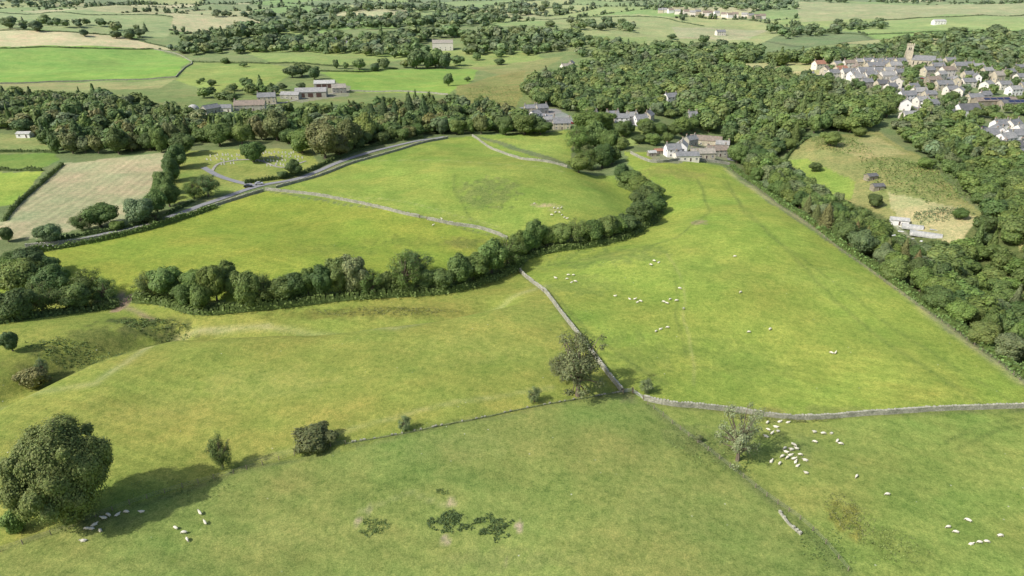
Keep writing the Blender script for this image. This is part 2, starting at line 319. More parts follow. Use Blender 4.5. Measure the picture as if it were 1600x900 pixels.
# ------------------------------------------------------------------ polylines on the terrain
def resample(pts,step):
    w=[np.array(at(*p)[:2]) for p in pts]
    out=[]
    for i in range(len(w)-1):
        p0=w[max(i-1,0)];p1=w[i];p2=w[i+1];p3=w[min(i+2,len(w)-1)]
        n=max(2,int(np.linalg.norm(p2-p1)/step))
        for k in range(n):
            t=k/n; out.append(.5*((2*p1)+(-p0+p2)*t+(2*p0-5*p1+4*p2-p3)*t*t+(-p0+3*p1-3*p2+p3)*t**3))
    out.append(w[-1]); return np.array(out)
def ribbon(name,pts,width,mat,dz,label,cat):
    p=resample(pts,3); t=np.gradient(p,axis=0); t/=np.linalg.norm(t,axis=1)[:,None]; n=np.stack([-t[:,1],t[:,0]],1)
    wj=width/2*(1+.08*(fbm(p[:,0]/5,p[:,1]/5,2)-.5))[:,None]
    rows=[]
    for k in (-1,-.5,0,.5,1):
        q=p+n*wj*k; rows.append(np.concatenate([q,(H(q[:,0],q[:,1])+dz)[:,None]],1))
    qs=[np.stack([b[:-1],b[1:],a[1:],a[:-1]],1) for a,b in zip(rows[:-1],rows[1:])]
    o=mk(name,np.concatenate(qs),mat); tag(o,label,cat,kind='structure'); return o
ribbon('road',[(40,392),(200,357),(330,316),(400,292),(470,278),(540,250),(610,230),(695,214)],3.8,M['asphalt'],.22,'grey country road rising past the cemetery towards the wood','road')
ribbon('cemetery_drive',[(398,291),(365,283),(335,272),(318,262)],3.6,M['asphalt'],.26,'grey drive turning off the road into the cemetery','drive')
ribbon('cemetery_path',[(330,270),(345,255),(400,250),(440,262),(478,252)],1.6,M['track'],.24,'narrow pale path crossing the cemetery lawn','path')
ribbon('hamlet_road',[(1090,212),(1110,222),(1132,232),(1145,252)],6,M['asphalt'],.25,'grey road and yard beside the riverside cottages','road')
ribbon('hamlet_lane',[(815,168),(840,176),(870,186),(900,192),(940,196),(1000,196)],6,M['asphalt'],.25,'grey lane and car park in the middle hamlet','road')
ribbon('village_street',[(1270,118),(1330,122),(1400,128),(1440,122),(1500,120),(1600,118)],5,M['asphalt'],.3,'main street running through the village on the right','road')
ribbon('village_lane',[(1400,128),(1420,150),(1440,172),(1500,182),(1540,200),(1600,210)],4,M['asphalt'],.3,'side lane dropping through the lower village','road')
ribbon('farm_track',[(300,172),(345,170),(400,165),(470,155),(545,142)],3,M['track'],.25,'pale track past the farm buildings','track')
def stone_wall(pts,label,h=1.2,w=.62,group='dry stone field walls',mats=('drystone','coping'),cop=.94):
    p=resample(pts,.7); t=np.gradient(p,axis=0); t/=np.linalg.norm(t,axis=1)[:,None]; n=np.stack([-t[:,1],t[:,0]],1); N=len(p)
    p=p+n*(.4*(fbm(p[:,0]/8,p[:,1]/8,2)-.5))[:,None]; z=H(p[:,0],p[:,1]); hh=h*(1+.28*(fbm(p[:,0]/2+7,p[:,1]/2,3)-.5))
    rows=[]
    for k,a in ((-1,0),(-.72,1),(.72,1),(1,0)):
        q=p+n*(w/2*k+rng.normal(0,.03,N))[:,None]; rows.append(np.concatenate([q,(z+(hh if a else -.25))[:,None]],1))
    qs=[np.stack([b[:-1],b[1:],a[1:],a[:-1]],1) for a,b in zip(rows[:-1],rows[1:])]
    X,Y=p[0]; root=link('dry_stone_wall',None,loc=(X,Y,float(z[0])))
    off=np.array([X,Y,float(z[0])]); mk('wall_face',np.concatenate(qs)-off,M[mats[0]],parent=root)
    cs=[]
    for i in range(N-1):
        if R.random()<cop:
            c=(p[i]+p[i+1])/2; cs.append(box(c[0],c[1],z[i]+hh[i]-.02,R.uniform(.4,.62),w*R.uniform(.7,1.05),R.uniform(.14,.32),math.atan2(t[i][1],t[i][0])+R.uniform(-.25,.25)))
    mk('coping',np.concatenate(cs)-off,M[mats[1]],parent=root); tag(root,label,'stone wall',group); return root
for pts,l in [([(813,424),(850,456)],'upper stub of dry stone wall rising to the stream belt below the trees'),
 ([(849,454),(877,490),(906,527),(938,570),(972,613)],'straight grey dry stone wall running down between the two middle pastures'),
 ([(1006,625),(1050,634),(1100,638),(1150,643),(1200,651),(1260,655),(1330,651),(1400,646),(1500,640),(1660,635)],'long pale dry stone wall winding to the right edge above the grazing flock'),
 ([(415,297),(480,304),(560,318),(620,332),(655,340)],'dry stone wall from the cemetery road, left of the field gate'),
 ([(668,343),(700,350),(750,358),(793,374)],'dry stone wall from the field gate down to the stream belt'),
 ([(738,213),(770,234),(810,248),(850,253),(886,262)],'curved dry stone wall across the small pasture below the hamlet'),
 ([(40,386),(120,378),(220,358),(320,328),(412,299)],'dark roadside stone wall on the lower left road'),
 ([(432,294),(500,275),(560,253),(620,236),(700,216)],'roadside stone wall on the field side of the upper road')]: stone_wall(pts,l)
stone_wall([(1218,800),(1232,818),(1252,836)],'short broken remnant of stone wall low in the right foreground',h=.45,w=.5,cop=.5)
stone_wall([(975,613),(930,620),(880,628),(800,643),(720,660),(640,676),(540,694)],'low overgrown stone wall dividing the foreground pasture, right of the dark bush',h=.3,w=.4,mats=('oldstone','drystone'),cop=.35)
stone_wall([(985,240),(1020,254),(1080,250),(1140,258)],'stone garden wall below the riverside cottages',h=1.4)
stone_wall([(540,142),(640,144),(700,148)],'distant stone wall under the bright field above the farm')
stone_wall([(0,131),(140,127),(275,121)],'distant stone wall along the bottom of the bright far left field')
stone_wall([(275,121),(300,100),(285,88),(240,77)],'distant stone wall around the right end of the far left field')
# ------------------------------------------------------------------ foliage
def unit(n): 
    v=rng.normal(size=(n,3)); return v/np.linalg.norm(v,axis=1)[:,None]
def leafquads(pos,nrm,size):
    n=len(pos); t=np.cross(nrm,unit(n)); t/=np.linalg.norm(t,axis=1)[:,None]+1e-9; b=np.cross(nrm,t)
    s=size*rng.uniform(.55,1.35,(n,1)); s2=s*rng.uniform(.6,1.1,(n,1))
    k=rng.uniform(.6,1.0,(n,4,1))
    return np.stack([pos-t*s*k[:,0]-b*s2*.3,pos+b*s2*k[:,1]*-1+t*s*.3,pos+t*s*k[:,2]+b*s2*.3,pos+b*s2*k[:,3]-t*s*.3],1)
def csphere(sub=2):
    q=[];g=np.linspace(-1,1,sub+1)
    for ax in range(3):
        for sg in (-1,1):
            for i in range(sub):
                for j in range(sub):
                    c=[]
                    for a,b in ((i,j),(i+1,j),(i+1,j+1),(i,j+1)):
                        v=[0,0,0];v[ax]=sg;v[(ax+1)%3]=g[a]*sg;v[(ax+2)%3]=g[b];c.append(v)
                    q.append(c)
    q=np.array(q,float); return q/np.linalg.norm(q,axis=2)[:,:,None]
CS=csphere(2)
def crown_round(nl,nq,leaf,cz=.53,sz=.47,lr=(.30,.48),core=True,sparse=False,bulk=(.62,.58),rl=(.40,.80)):
    d=unit(nl); d[:,2]=d[:,2]*.95+.12; d/=np.linalg.norm(d,axis=1)[:,None]
    c=d*rng.uniform(*rl,(nl,1)); r=rng.uniform(*lr,nl)
    if not sparse: c=np.vstack([c,[rng.uniform(-.1,.1),rng.uniform(-.1,.1),.08],[rng.uniform(-.1,.1),rng.uniform(-.1,.1),-.25]]); r=np.append(r,bulk)
    w=r**2/np.sum(r**2); k=rng.choice(len(r),int(nq*2.6),p=w); dd=unit(len(k))
    rad=r[k]*(1+rng.normal(0,.12 if not sparse else .28,len(k))); p=c[k]+dd*rad[:,None]
    dist=np.linalg.norm(p[:,None]-c[None],axis=2)/r[None]; dist[np.arange(len(k)),k]=9
    keep=(dist.min(1)>.88) if not sparse else np.ones(len(k),bool)
    p=p[keep][:nq];dd=dd[keep][:nq];kk=k[keep][:nq]
    out=p/(np.linalg.norm(p,axis=1)[:,None]+1e-6)
    nr=dd*.75+out*.4+.34*rng.normal(size=p.shape)+np.array([0,0,.3]); nr/=np.linalg.norm(nr,axis=1)[:,None]
    S=np.array([.5,.5,sz])/1.04
    q=leafquads(p*S+[0,0,cz],nr,leaf); q[...,2]=np.maximum(q[...,2],.015)
    lobe=rng.uniform(.86,1.16,len(r)); cc=(lobe[kk]*rng.uniform(.82,1.22,len(p)))[:,None]*np.array([1,1,1])
    cc=cc*np.stack([rng.uniform(.92,1.1,len(p)),np.ones(len(p)),rng.uniform(.88,1.1,len(p))],1)
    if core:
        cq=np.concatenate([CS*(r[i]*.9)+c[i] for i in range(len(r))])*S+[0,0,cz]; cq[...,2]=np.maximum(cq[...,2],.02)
        q=np.concatenate([q,cq]); cc=np.concatenate([cc,np.full((len(cq),3),.85)])  # inner cores coloured darker to stand in for shade inside the crown
    return q,cc,(c*S+[0,0,cz])
def crown_conifer(nq,leaf,width=1):
    t=rng.uniform(0,1,nq)**1.35; a=rng.uniform(0,2*math.pi,nq); tier=.8+.28*np.abs(((t*9)%1)-.5)*2+.15*np.sin(a*5+t*20)
    rad=.5*(1-t)**.85*tier*rng.uniform(.8,1.05,nq); p=np.stack([rad*np.cos(a),rad*np.sin(a),.05+.95*t],1)
    nr=np.stack([np.cos(a),np.sin(a),np.full(nq,.75)],1)+.4*rng.normal(size=(nq,3)); nr/=np.linalg.norm(nr,axis=1)[:,None]
    q=leafquads(p,nr,leaf); cc=rng.uniform(.75,1.25,(nq,1))*np.ones((1,3))
    cone=tube((0,0,.06),(0,0,.98),.40,.01,8); q=np.concatenate([q,cone]); cc=np.concatenate([cc,np.full((len(cone),3),.65)])  # inner cone coloured darker, painted shade inside the conifer
    return q,cc,None
def trunk_mesh(tips,r=.03,h=.45,nb=6):
    qs=[tube((0,0,-.05),(0,0,.12),r*1.5,r,8),tube((0,0,.12),(.01,.01,h),r,r*.6,8)]
    if tips is not None:
        for i in range(min(nb,len(tips))):
            tp=tips[i]; st=np.array([0,0,h*rng.uniform(.35,.95)]); mid=st*.5+tp*.5+np.array([0,0,.03])
            qs+= [tube(st,mid,r*.5,r*.32,5),tube(mid,tp,r*.32,r*.1,5)]
            for j in range(2):
                e=tp+rng.normal(0,.06,3); qs.append(tube(tp,e,r*.14,r*.04,4))
    else: qs.append(tube((0,0,h),(0,0,.97),r*.6,.004,6))
    return mk('trunk',np.concatenate(qs),M['bark'],mesh_only=True)
LIB={}
def libadd(key,q,cc,tips,**kw):
    LIB.setdefault(key,[]).append((mk('crown',q,M['leaf'],cc,mesh_only=True),trunk_mesh(tips,**kw)))
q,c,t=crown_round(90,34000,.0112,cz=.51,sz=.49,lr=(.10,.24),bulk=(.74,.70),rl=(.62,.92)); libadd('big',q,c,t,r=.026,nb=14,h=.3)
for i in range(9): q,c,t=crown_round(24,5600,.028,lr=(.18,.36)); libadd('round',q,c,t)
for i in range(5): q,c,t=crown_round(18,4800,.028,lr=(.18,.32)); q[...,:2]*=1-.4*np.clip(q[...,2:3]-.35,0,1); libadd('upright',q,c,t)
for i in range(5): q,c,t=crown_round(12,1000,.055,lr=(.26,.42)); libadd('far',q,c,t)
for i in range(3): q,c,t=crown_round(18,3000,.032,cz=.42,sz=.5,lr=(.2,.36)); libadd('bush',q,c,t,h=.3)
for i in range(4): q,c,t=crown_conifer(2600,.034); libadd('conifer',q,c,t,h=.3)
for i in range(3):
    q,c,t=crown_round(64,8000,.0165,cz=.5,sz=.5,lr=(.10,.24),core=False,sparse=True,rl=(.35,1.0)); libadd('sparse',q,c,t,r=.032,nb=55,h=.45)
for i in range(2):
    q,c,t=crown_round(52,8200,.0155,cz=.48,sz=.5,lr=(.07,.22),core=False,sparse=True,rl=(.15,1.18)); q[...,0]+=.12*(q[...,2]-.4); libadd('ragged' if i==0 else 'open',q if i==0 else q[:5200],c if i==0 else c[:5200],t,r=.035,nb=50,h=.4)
LOW={}
for k,(nl,nq,lf,n) in {'near':(17,1100,.048,9),'mid':(9,270,.088,8),'far':(4,70,.14,6),'tiny':(0,26,.24,4)}.items():
    LOW[k]=[crown_round(max(nl,1),nq,lf,lr=(.24,.42))[:2] for _ in range(n)]
LOW['con']=[crown_conifer(280,.085)[:2] for _ in range(3)]
COL={'dark green':(.135,.200,.058),'mid green':(.170,.245,.068),'yellow green':(.215,.275,.080),'olive brown':(.195,.215,.080),'grey green':(.185,.240,.110),'bronze':(.225,.195,.090),'deep green':(.108,.165,.055),'pale green':(.25,.30,.135)}
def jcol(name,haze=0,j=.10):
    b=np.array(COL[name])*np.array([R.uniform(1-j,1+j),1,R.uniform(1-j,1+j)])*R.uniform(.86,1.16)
    return b*(1-haze)+np.array((.28,.35,.31))*haze  # distance haze blended into the leaf colour itself
def hz(d): return max(0,min(.34,(d-380)/4600))  # amount of painted haze, growing with distance
ntree=0
SHAPE={'big':'massive','round':'rounded','upright':'upright','far':'rounded','bush':'low','conifer':'pointed','sparse':'thin'}
def tree_at(x,y,z,w,h,kind,cname,name=None,tint=None):
    global ntree
    lib=LIB[kind]; cm,tm=lib[R.randrange(len(lib))]
    nm=name or {'bush':'bush','conifer':'conifer_tree'}.get(kind,'tree')
    root=link(nm,None,loc=(x,y,z),rz=R.uniform(0,6.28) if kind!='ragged' else 0); sc=(w,w*R.uniform(.9,1.1),h)
    c=link('crown',cm,root,scale=sc); link('trunk',tm,root,scale=sc)
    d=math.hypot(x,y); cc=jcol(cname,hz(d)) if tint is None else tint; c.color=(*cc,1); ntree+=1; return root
def sized(px,py,wpx,hpx):
    x,y,z=at(px,py); d=depth(x,y,z); al=math.atan2(CAMH-z,y); w=wpx*d/F; h=max(hpx*d/F/math.cos(al)*.93-.18*w*math.tan(al),.62*w)
    y2=y+w*.25; return x,y2,float(H(x,y2)),w,h
def ptree(px,py,w,h,kind,cname,place,group,name=None):
    x,y,z,W,Hh=sized(px,py,w,h); W*=R.uniform(.9,1.2); Hh*=R.uniform(.85,1.22); o=tree_at(x,y,z,W,Hh,kind,cname,name)
    cat='bush' if kind=='bush' else 'tree'; pend(o,place,'{o} '+cat+' '+place+', '+cname+' and '+SHAPE[kind],cat,group,x,y,z); return o
def ltree(px,py,w,h,kind,cname,label,name=None,tint=None):
    x,y,z,W,Hh=sized(px,py,w,h); o=tree_at(x,y,z,W,Hh,kind,cname,name,tint); tag(o,label,'bush' if kind=='bush' else 'tree'); return o
ltree(95,838,150,164,'big','olive brown','massive green broadleaf tree in the lower left corner casting a long shadow',tint=(.205,.255,.080))
ltree(345,740,40,60,'sparse','mid green','small rounded green tree standing on the foreground wall line',tint=(.16,.22,.07))
ltree(485,712,74,38,'bush','olive brown','wide dark olive bush on the foreground wall line','hawthorn_bush',tint=(.15,.175,.07))
ltree(632,677,25,27,'sparse','grey green','very small sapling on the low wall between bush and big ragged tree')
ltree(905,632,100,106,'ragged','olive brown','large ragged green tree leaning over the central stone wall',tint=(.17,.20,.090))
ltree(880,600,46,46,'sparse','olive brown','lower olive tree hugging the left side of the ragged tree',tint=(.18,.21,.10))
ltree(835,632,26,28,'sparse','grey green','small scrubby tree just left of the ragged green tree')
ltree(1158,732,78,92,'open','pale green','pale sparse half-bare tree with the flock resting in its shade',tint=(.27,.32,.17))
ltree(1012,617,26,26,'sparse','grey green','thin shrub by the gate at the wall junction')
ltree(1093,692,14,14,'bush','grey green','tiny thorn bush beside the post fence left of the flock','hawthorn_bush')
ltree(15,552,30,36,'round','deep green','small dark tree at the left edge above the grassy bank')
ltree(48,612,52,42,'bush','olive brown','olive scrubby bush on the bank at the left','hawthorn_bush')
ltree(66,590,20,30,'sparse','grey green','bare twiggy shrub rising behind the olive bush at left')
ltree(22,838,46,46,'bush','mid green','low bush at the left edge beside the massive tree','elder_bush')
kinds=['round','round','round','upright','sparse']; cols=['dark green','mid green','dark green','deep green','mid green']
for a in [(20,503,60,60),(58,493,60,62),(30,474,66,60),(78,472,60,52),(8,458,60,55),(112,487,55,48),(133,474,50,46),(160,477,48,46),(92,452,40,40),(45,443,60,50),(15,428,50,38),(70,440,44,34)]:
    ptree(*a,R.choice(kinds),R.choice(cols),'in the clump at far left','trees in the clump at the left edge')
ltree(10,380,24,28,'round','deep green','small dark tree alone at left edge beside the pale mown field')
for a in [(232,470,45,45),(256,472,50,55),(285,483,46,44),(312,492,50,48),(335,478,50,60),(350,462,52,45),(386,488,46,60),(412,482,50,58),(440,478,56,50),(465,472,45,42),(505,470,42,55),(530,464,40,60),(552,465,52,78),(580,466,40,42),(603,460,40,35),(632,462,50,66),(648,440,56,50),(690,458,40,42),(716,452,54,52),(740,442,52,46),(768,434,48,55),(792,422,50,52),(808,408,40,40),(300,470,44,40),(365,470,40,42),(480,466,36,40),(665,455,34,30),(620,452,30,30)]:
    ptree(*a,'sparse' if a[0] in (632,648) else R.choice(kinds),R.choice(cols+(['grey green','pale green'] if 480<a[0]<700 else [])),'in the stream belt left part','trees of the belt along the stream')
for a in [(835,396,38,56),(855,390,36,40),(876,388,40,35),(900,387,42,42),(926,382,46,40),(950,378,46,40),(980,368,46,42),(1003,354,50,46),(1025,338,36,38),(1005,334,42,38),(1020,318,40,30),(1000,304,46,32),(985,292,40,28),(970,288,28,32),(962,372,38,32),(1012,345,36,30),(823,402,36,40)]:
    ptree(*a,R.choice(kinds),R.choice(cols),'in the stream belt right curve','trees of the belt along the stream')
for a in [(905,272,42,38),(922,267,46,38),(942,264,42,42),(957,258,36,36),(905,242,42,42),(930,238,48,46),(952,240,36,40),(972,236,30,26),(975,217,36,30),(915,212,46,38),(945,206,42,32)]:
    ptree(*a,R.choice(kinds),R.choice(cols),'in the grove below the hamlet','trees in the grove below the hamlet')
for a in [(1012,212,30,22),(1032,214,32,24),(1052,216,30,26),(1066,212,30,26),(1000,226,26,16),(1022,228,26,16),(1044,226,24,18),(1010,205,28,20),(845,212,40,30),(820,212,42,32),(790,212,30,28),(1082,208,26,24),(985,210,20,14)]:
    ptree(*a,'round',R.choice(cols),'between hamlet and riverside cottages','trees sheltering the hamlet')
for a in [(75,384,46,36),(150,360,58,42),(124,364,40,26),(215,354,50,42),(243,338,36,46),(262,326,32,42),(256,306,36,42),(266,286,36,46),(276,266,38,46),(284,246,42,46),(300,314,36,32),(322,310,40,34),(240,352,34,20),(180,362,30,20),(248,316,30,36)]:
    ptree(*a,R.choice(kinds),R.choice(cols+['yellow green','grey green']),'in the roadside hedgerow at left','trees and shrubs along the lower road')
for a,k,c in [((393,256,38,40),'round','dark green'),((458,277,26,25),'round','deep green'),((440,280,16,16),'round','deep green'),((505,252,56,62),'round','olive brown'),((545,238,46,54),'round','olive brown'),((572,226,42,50),'round','yellow green'),((470,242,40,48),'round','mid green'),((528,246,36,40),'round','olive brown'),((430,222,42,44),'round','olive brown'),((375,228,40,40),'round','mid green'),((340,230,40,46),'round','dark green')]:
    ptree(*a,k,c,'around the cemetery','trees around the cemetery')
for a,c in [((1275,270,24,20),'deep green'),((1368,326,26,22),'deep green'),((1300,230,30,22),'mid green'),((1345,215,20,16),'mid green'),((1450,265,30,20),'mid green'),((1500,345,24,18),'dark green')]:
    ptree(*a,'round',c,'in the rough clearing at right','trees in the rough clearing')
for a in [(1292,362,30,44),(1312,372,28,46),(1276,350,24,38),(1336,386,26,38),(1352,396,26,40),(1385,416,28,42),(1410,424,30,46),(1402,406,24,34),(1262,338,22,34),(1430,436,26,42)]:
    ptree(*a,'conifer',R.choice(['bronze','olive brown','olive brown','mid green']),'in the row of larches','larches on the edge of the right wood','conifer_tree')
for a in [(600,196,26,42),(618,198,24,44),(582,200,24,40),(640,195,26,44),(662,197,26,40),(676,200,22,40),(540,196,24,36),(120,230,30,46)]:
    ptree(*a,'conifer','deep green','among conifers above the road bend','conifers above the road bend','conifer_tree')
for a in [(1398,118,16,14),(1424,128,24,22),(1440,112,18,16),(1510,120,18,16),(1365,135,18,18),(1345,140,18,16),(1535,130,18,18),(1490,158,20,18),(1530,185,24,20),(1435,140,16,14),(1585,140,18,18),(1598,180,24,22),(1470,180,22,18),(1445,98,18,14),(1500,100,20,16),(1390,155,22,22),(1405,170,22,22),(1560,190,22,18),(1575,205,20,16),(1316,140,18,16),(1480,165,18,16)]:
    ptree(*a,'far',R.choice(cols),'in the village gardens','trees among the village houses')
FARL=[(130,57,18,14),(55,50,24,16),(12,45,22,16),(200,62,26,18),(215,58,20,16),(180,60,18,14),(275,55,10,8),(315,128,10,8),(330,135,14,12),(310,132,8,8),(470,120,30,22),(490,125,24,20),(455,122,26,20),(560,110,22,20),(585,112,18,16),(600,108,14,18),(525,108,12,14),(540,108,10,12),(650,108,28,34),(680,106,30,34),(668,108,24,30),(695,108,20,28),(780,90,20,14),(745,95,14,12),(780,102,16,14),(1130,78,24,16),(1100,70,22,14),(1170,80,20,14),(1050,62,14,8),(985,50,20,10),(940,48,18,10),(860,42,18,10),(1310,38,14,8),(1350,42,14,8),(1500,60,30,16),(1560,62,34,18),(430,55,30,16),(350,100,16,12),(380,105,12,8),(700,135,18,20),(730,128,12,10),(425,150,20,16),(362,160,18,14),(340,156,16,14),(470,140,14,12)]
for a in FARL: ptree(*a,'far',R.choice(cols),'standing in distant fields','scattered trees in the distant fields')
def scatter(poly,sp):
    w=wpoly(poly); a=np.array(w); out=[]; x0,y0=a.min(0);x1,y1=a.max(0)
    y=y0; r=0
    while y<y1:
        s=sp*(1+max(0,math.hypot((x0+x1)/2*.5,y)-500)/1500); xs=np.arange(x0+(r%2)*s/2,x1,s)
        X=xs+rng.uniform(-.42,.42,len(xs))*s; Y=y+rng.uniform(-.42,.42,len(xs))*s; ok=inpoly(X,Y,w)
        for u,v in zip(X[ok],Y[ok]): out.append((u,v,s))
        y+=s*.86; r+=1
    return out
GAPS=[wpoly(p) for p in [[(915,182),(1020,182),(1026,204),(915,204)],[(1032,152),(1062,152),(1064,170),(1034,174)],[(820,160),(900,178),(900,206),(836,206)],[(668,60),(724,60),(722,96),(664,96)],[(864,96),(912,96),(912,122),(866,122)]]]
def place_low(L,lod,x,y,z,w,h,tint):
    q,c=LOW[lod][R.randrange(len(LOW[lod]))]; a=R.uniform(0,6.28); ca,sa=math.cos(a),math.sin(a)
    Qx=(q[...,0]*ca-q[...,1]*sa)*w+x; Qy=(q[...,0]*sa+q[...,1]*ca)*w*R.uniform(.85,1.1)+y; Qz=q[...,2]*h+z
    L[0].append(np.stack([Qx,Qy,Qz],-1)); L[1].append(c*tint)
def wood(poly,sp,hm,label,place=None,front=0,binw=26,con=.08,dens=1.0,clist=None):
    pts=scatter(poly,sp); pts=[p for p in pts if R.random()<dens and not any(inpoly(np.array([p[0]]),np.array([p[1]]),g)[0] for g in GAPS)]
    A=np.array(pts); zz=H(A[:,0],A[:,1]); PX,PY=proj(A[:,0],A[:,1],zz)
    ind=set()
    if front:
        bins={}
        for i,(a,b) in enumerate(zip(PX,PY)):
            if -10<a<1610: bins.setdefault(int(a//binw),[]).append((b,i))
        for l in bins.values():
            l.sort(reverse=True); ind|={i for _,i in l[:front]}
    L=([],[]); clist=clist or ['dark green','mid green','dark green','deep green','mid green','yellow green','grey green','mid green']
    for i,(x,y,s) in enumerate(pts):
        if PX[i]<-60 or PX[i]>1660: continue
        d=math.hypot(x,y); h=hm*R.uniform(.6,1.25)*(.8+.4*float(vn(np.float64(x/30),np.float64(y/30)))); w=s*R.choice([R.uniform(.95,1.4),R.uniform(1.3,2.0)]); w=min(w,h*1.4)
        cn=R.choice(clist); isc=R.random()<con*(2.2 if float(vn(np.float64(x/40+50),np.float64(y/40)))>.6 else .3)
        if i in ind:
            k='conifer' if isc else ('far' if d>480 else R.choice(['round','round','upright']))
            if isc: w*=.6
            o=tree_at(x,y,float(zz[i]),w,h,k,cn); pend(o,place,'{o} tree '+place+', '+cn+' and '+SHAPE[k],'tree','front row trees '+place,x,y,float(zz[i])); continue
        lod='con' if isc else ('near' if d<470 else 'mid' if d<900 else 'far')
        if isc: w*=.6; h*=1.15
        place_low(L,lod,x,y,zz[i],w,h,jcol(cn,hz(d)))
    if L[0]:
        o=mk('woodland',np.concatenate(L[0]),M['leaf'],np.concatenate(L[1])); tag(o,label,'wood',kind='stuff'); return len(L[0])
cnt=[]
cnt.append(wood([(1146,259),(1185,258),(1222,262),(1300,318),(1375,372),(1400,395),(1450,402),(1500,400),(1545,345),(1500,295),(1450,245),(1392,205),(1412,192),(1500,192),(1530,225),(1600,270),(1660,310),(1660,650),(1600,590),(1500,515),(1350,405),(1230,318)],7.8,9.5,'dense mixed wood filling the slope right of the big pasture','on near edge of right wood',2,22,con=.1))
cnt.append(wood([(830,180),(818,152),(832,128),(930,103),(1010,98),(1090,108),(1180,114),(1230,122),(1285,142),(1400,176),(1390,197),(1370,203),(1260,212),(1222,247),(1180,260),(1148,256),(1142,232),(1130,213),(1085,200),(1030,182),(930,180),(905,183),(893,190),(858,160)],9.4,12,'broad wood in the valley between hamlet and village','on near edge of valley wood',1,20,con=.05))
cnt.append(wood([(-60,160),(130,158),(270,182),(300,196),(420,194),(545,182),(560,172),(700,168),(800,182),(835,204),(745,211),(690,210),(600,226),(545,243),(480,228),(400,220),(300,224),(262,238),(120,243),(85,240),(60,210),(-60,202)],9.0,12,'long wood behind the cemetery and below the farm','on near edge of cemetery wood',1,24,con=.12,clist=['dark green','mid green','dark green','deep green','mid green','grey green','olive brown']))
for poly,sp,h,l,d in [
 ([(1190,92),(1300,86),(1420,66),(1600,58),(1700,60),(1700,104),(1545,99),(1500,96),(1440,84),(1400,92),(1300,100),(1210,106)],13,13,'dark wood on the hillside behind the village church',1),
 ([(255,82),(300,66),(420,70),(500,60),(560,66),(680,56),(760,56),(900,52),(910,70),(880,82),(760,86),(640,92),(500,84),(380,84),(300,86)],13,16,'parkland wood spreading across the far middle left',.95),
 ([(300,58),(440,32),(600,30),(760,28),(800,36),(700,44),(480,52),(330,66)],15,17,'upper parkland wood near the top of the view, left',.9),
 ([(300,24),(560,14),(800,10),(905,16),(900,24),(700,22),(450,28)],16,16,'long far wood just under the top edge',.85),
 ([(-60,3),(250,3),(250,8),(-60,9)],20,14,'hazy far woodland at the top left corner',.9),
 ([(0,34),(120,38),(240,48),(230,54),(100,46),(0,41)],17,14,'tree belt crossing the upper left fields',.7),
 ([(1000,12),(1250,6),(1250,14),(1180,17),(1020,17)],18,14,'far strip of trees above the distant row of houses',.9),
 ([(900,60),(1010,78),(1180,80),(1190,92),(1100,106),(1010,95),(930,98),(900,84)],14,13,'dark wood rising behind the valley houses',.9),
 ([(1200,52),(1260,44),(1400,36),(1400,44),(1300,56),(1230,62)],16,14,'thin wood strip between far right fields',.9),
 ([(890,38),(990,42),(990,50),(900,48)],16,14,'small square far plantation near the top middle',1),
 ([(1120,10),(1000,2),(1250,1),(1600,2),(1600,5),(1260,6)],24,14,'hazy plantation on the far horizon',.8),
 ([(600,106),(560,100),(720,100),(715,108)],13,14,'narrow tree strip above the bright middle field',.5),
 ([(300,150),(350,140),(430,136),(450,142),(400,150),(320,160)],12,10,'trees sheltering the farm buildings from behind',.8),
 ([(1480,205),(1520,215),(1560,250),(1620,290),(1620,262),(1540,228)],10,10,'hedge of trees below the lower village houses',.8)]:
    cnt.append(wood(poly,sp,h,l,dens=d,con=.06))
an=rng.uniform(-.70,.70,170000); rd=rng.uniform(700**.5,4200**.5,170000)**2; hx=rd*np.sin(an); hy=rd*np.cos(an); _,he=cells(hx,hy)
inF=np.zeros(len(hx),bool)
for pts,c,r in FIELDS[1:18]: inF|=inpoly(hx,hy,wpoly(pts))
inF|=inpoly(hx,hy,wpoly(FIELDS[0][0])); inF|=inpoly(hx,hy,wpoly([(1190,60),(1700,50),(1700,260),(1200,200)]))
ok=(he<3.5+rd/900)&(~inF); hx=hx[ok];hy=hy[ok]; hzz=H(hx,hy); L=([],[])
for x,y,z in zip(hx,hy,hzz):
    t=R.random()<.22; w=R.uniform(8,13) if t else R.uniform(5,9); h=R.uniform(8,13) if t else R.uniform(2.5,4.5)
    place_low(L,'tiny',x,y,z-.3,w,h,jcol(R.choice(cols),hz(math.hypot(x,y)))*.85)
tag(mk('hedgerow_trees',np.concatenate(L[0]),M['leaf'],np.concatenate(L[1])),'hedgerows and hedge trees bounding the hazy distant fields','hedgerow trees',kind='stuff')
print('TREES',ntree,'wood',cnt,'far hedge',len(hx))
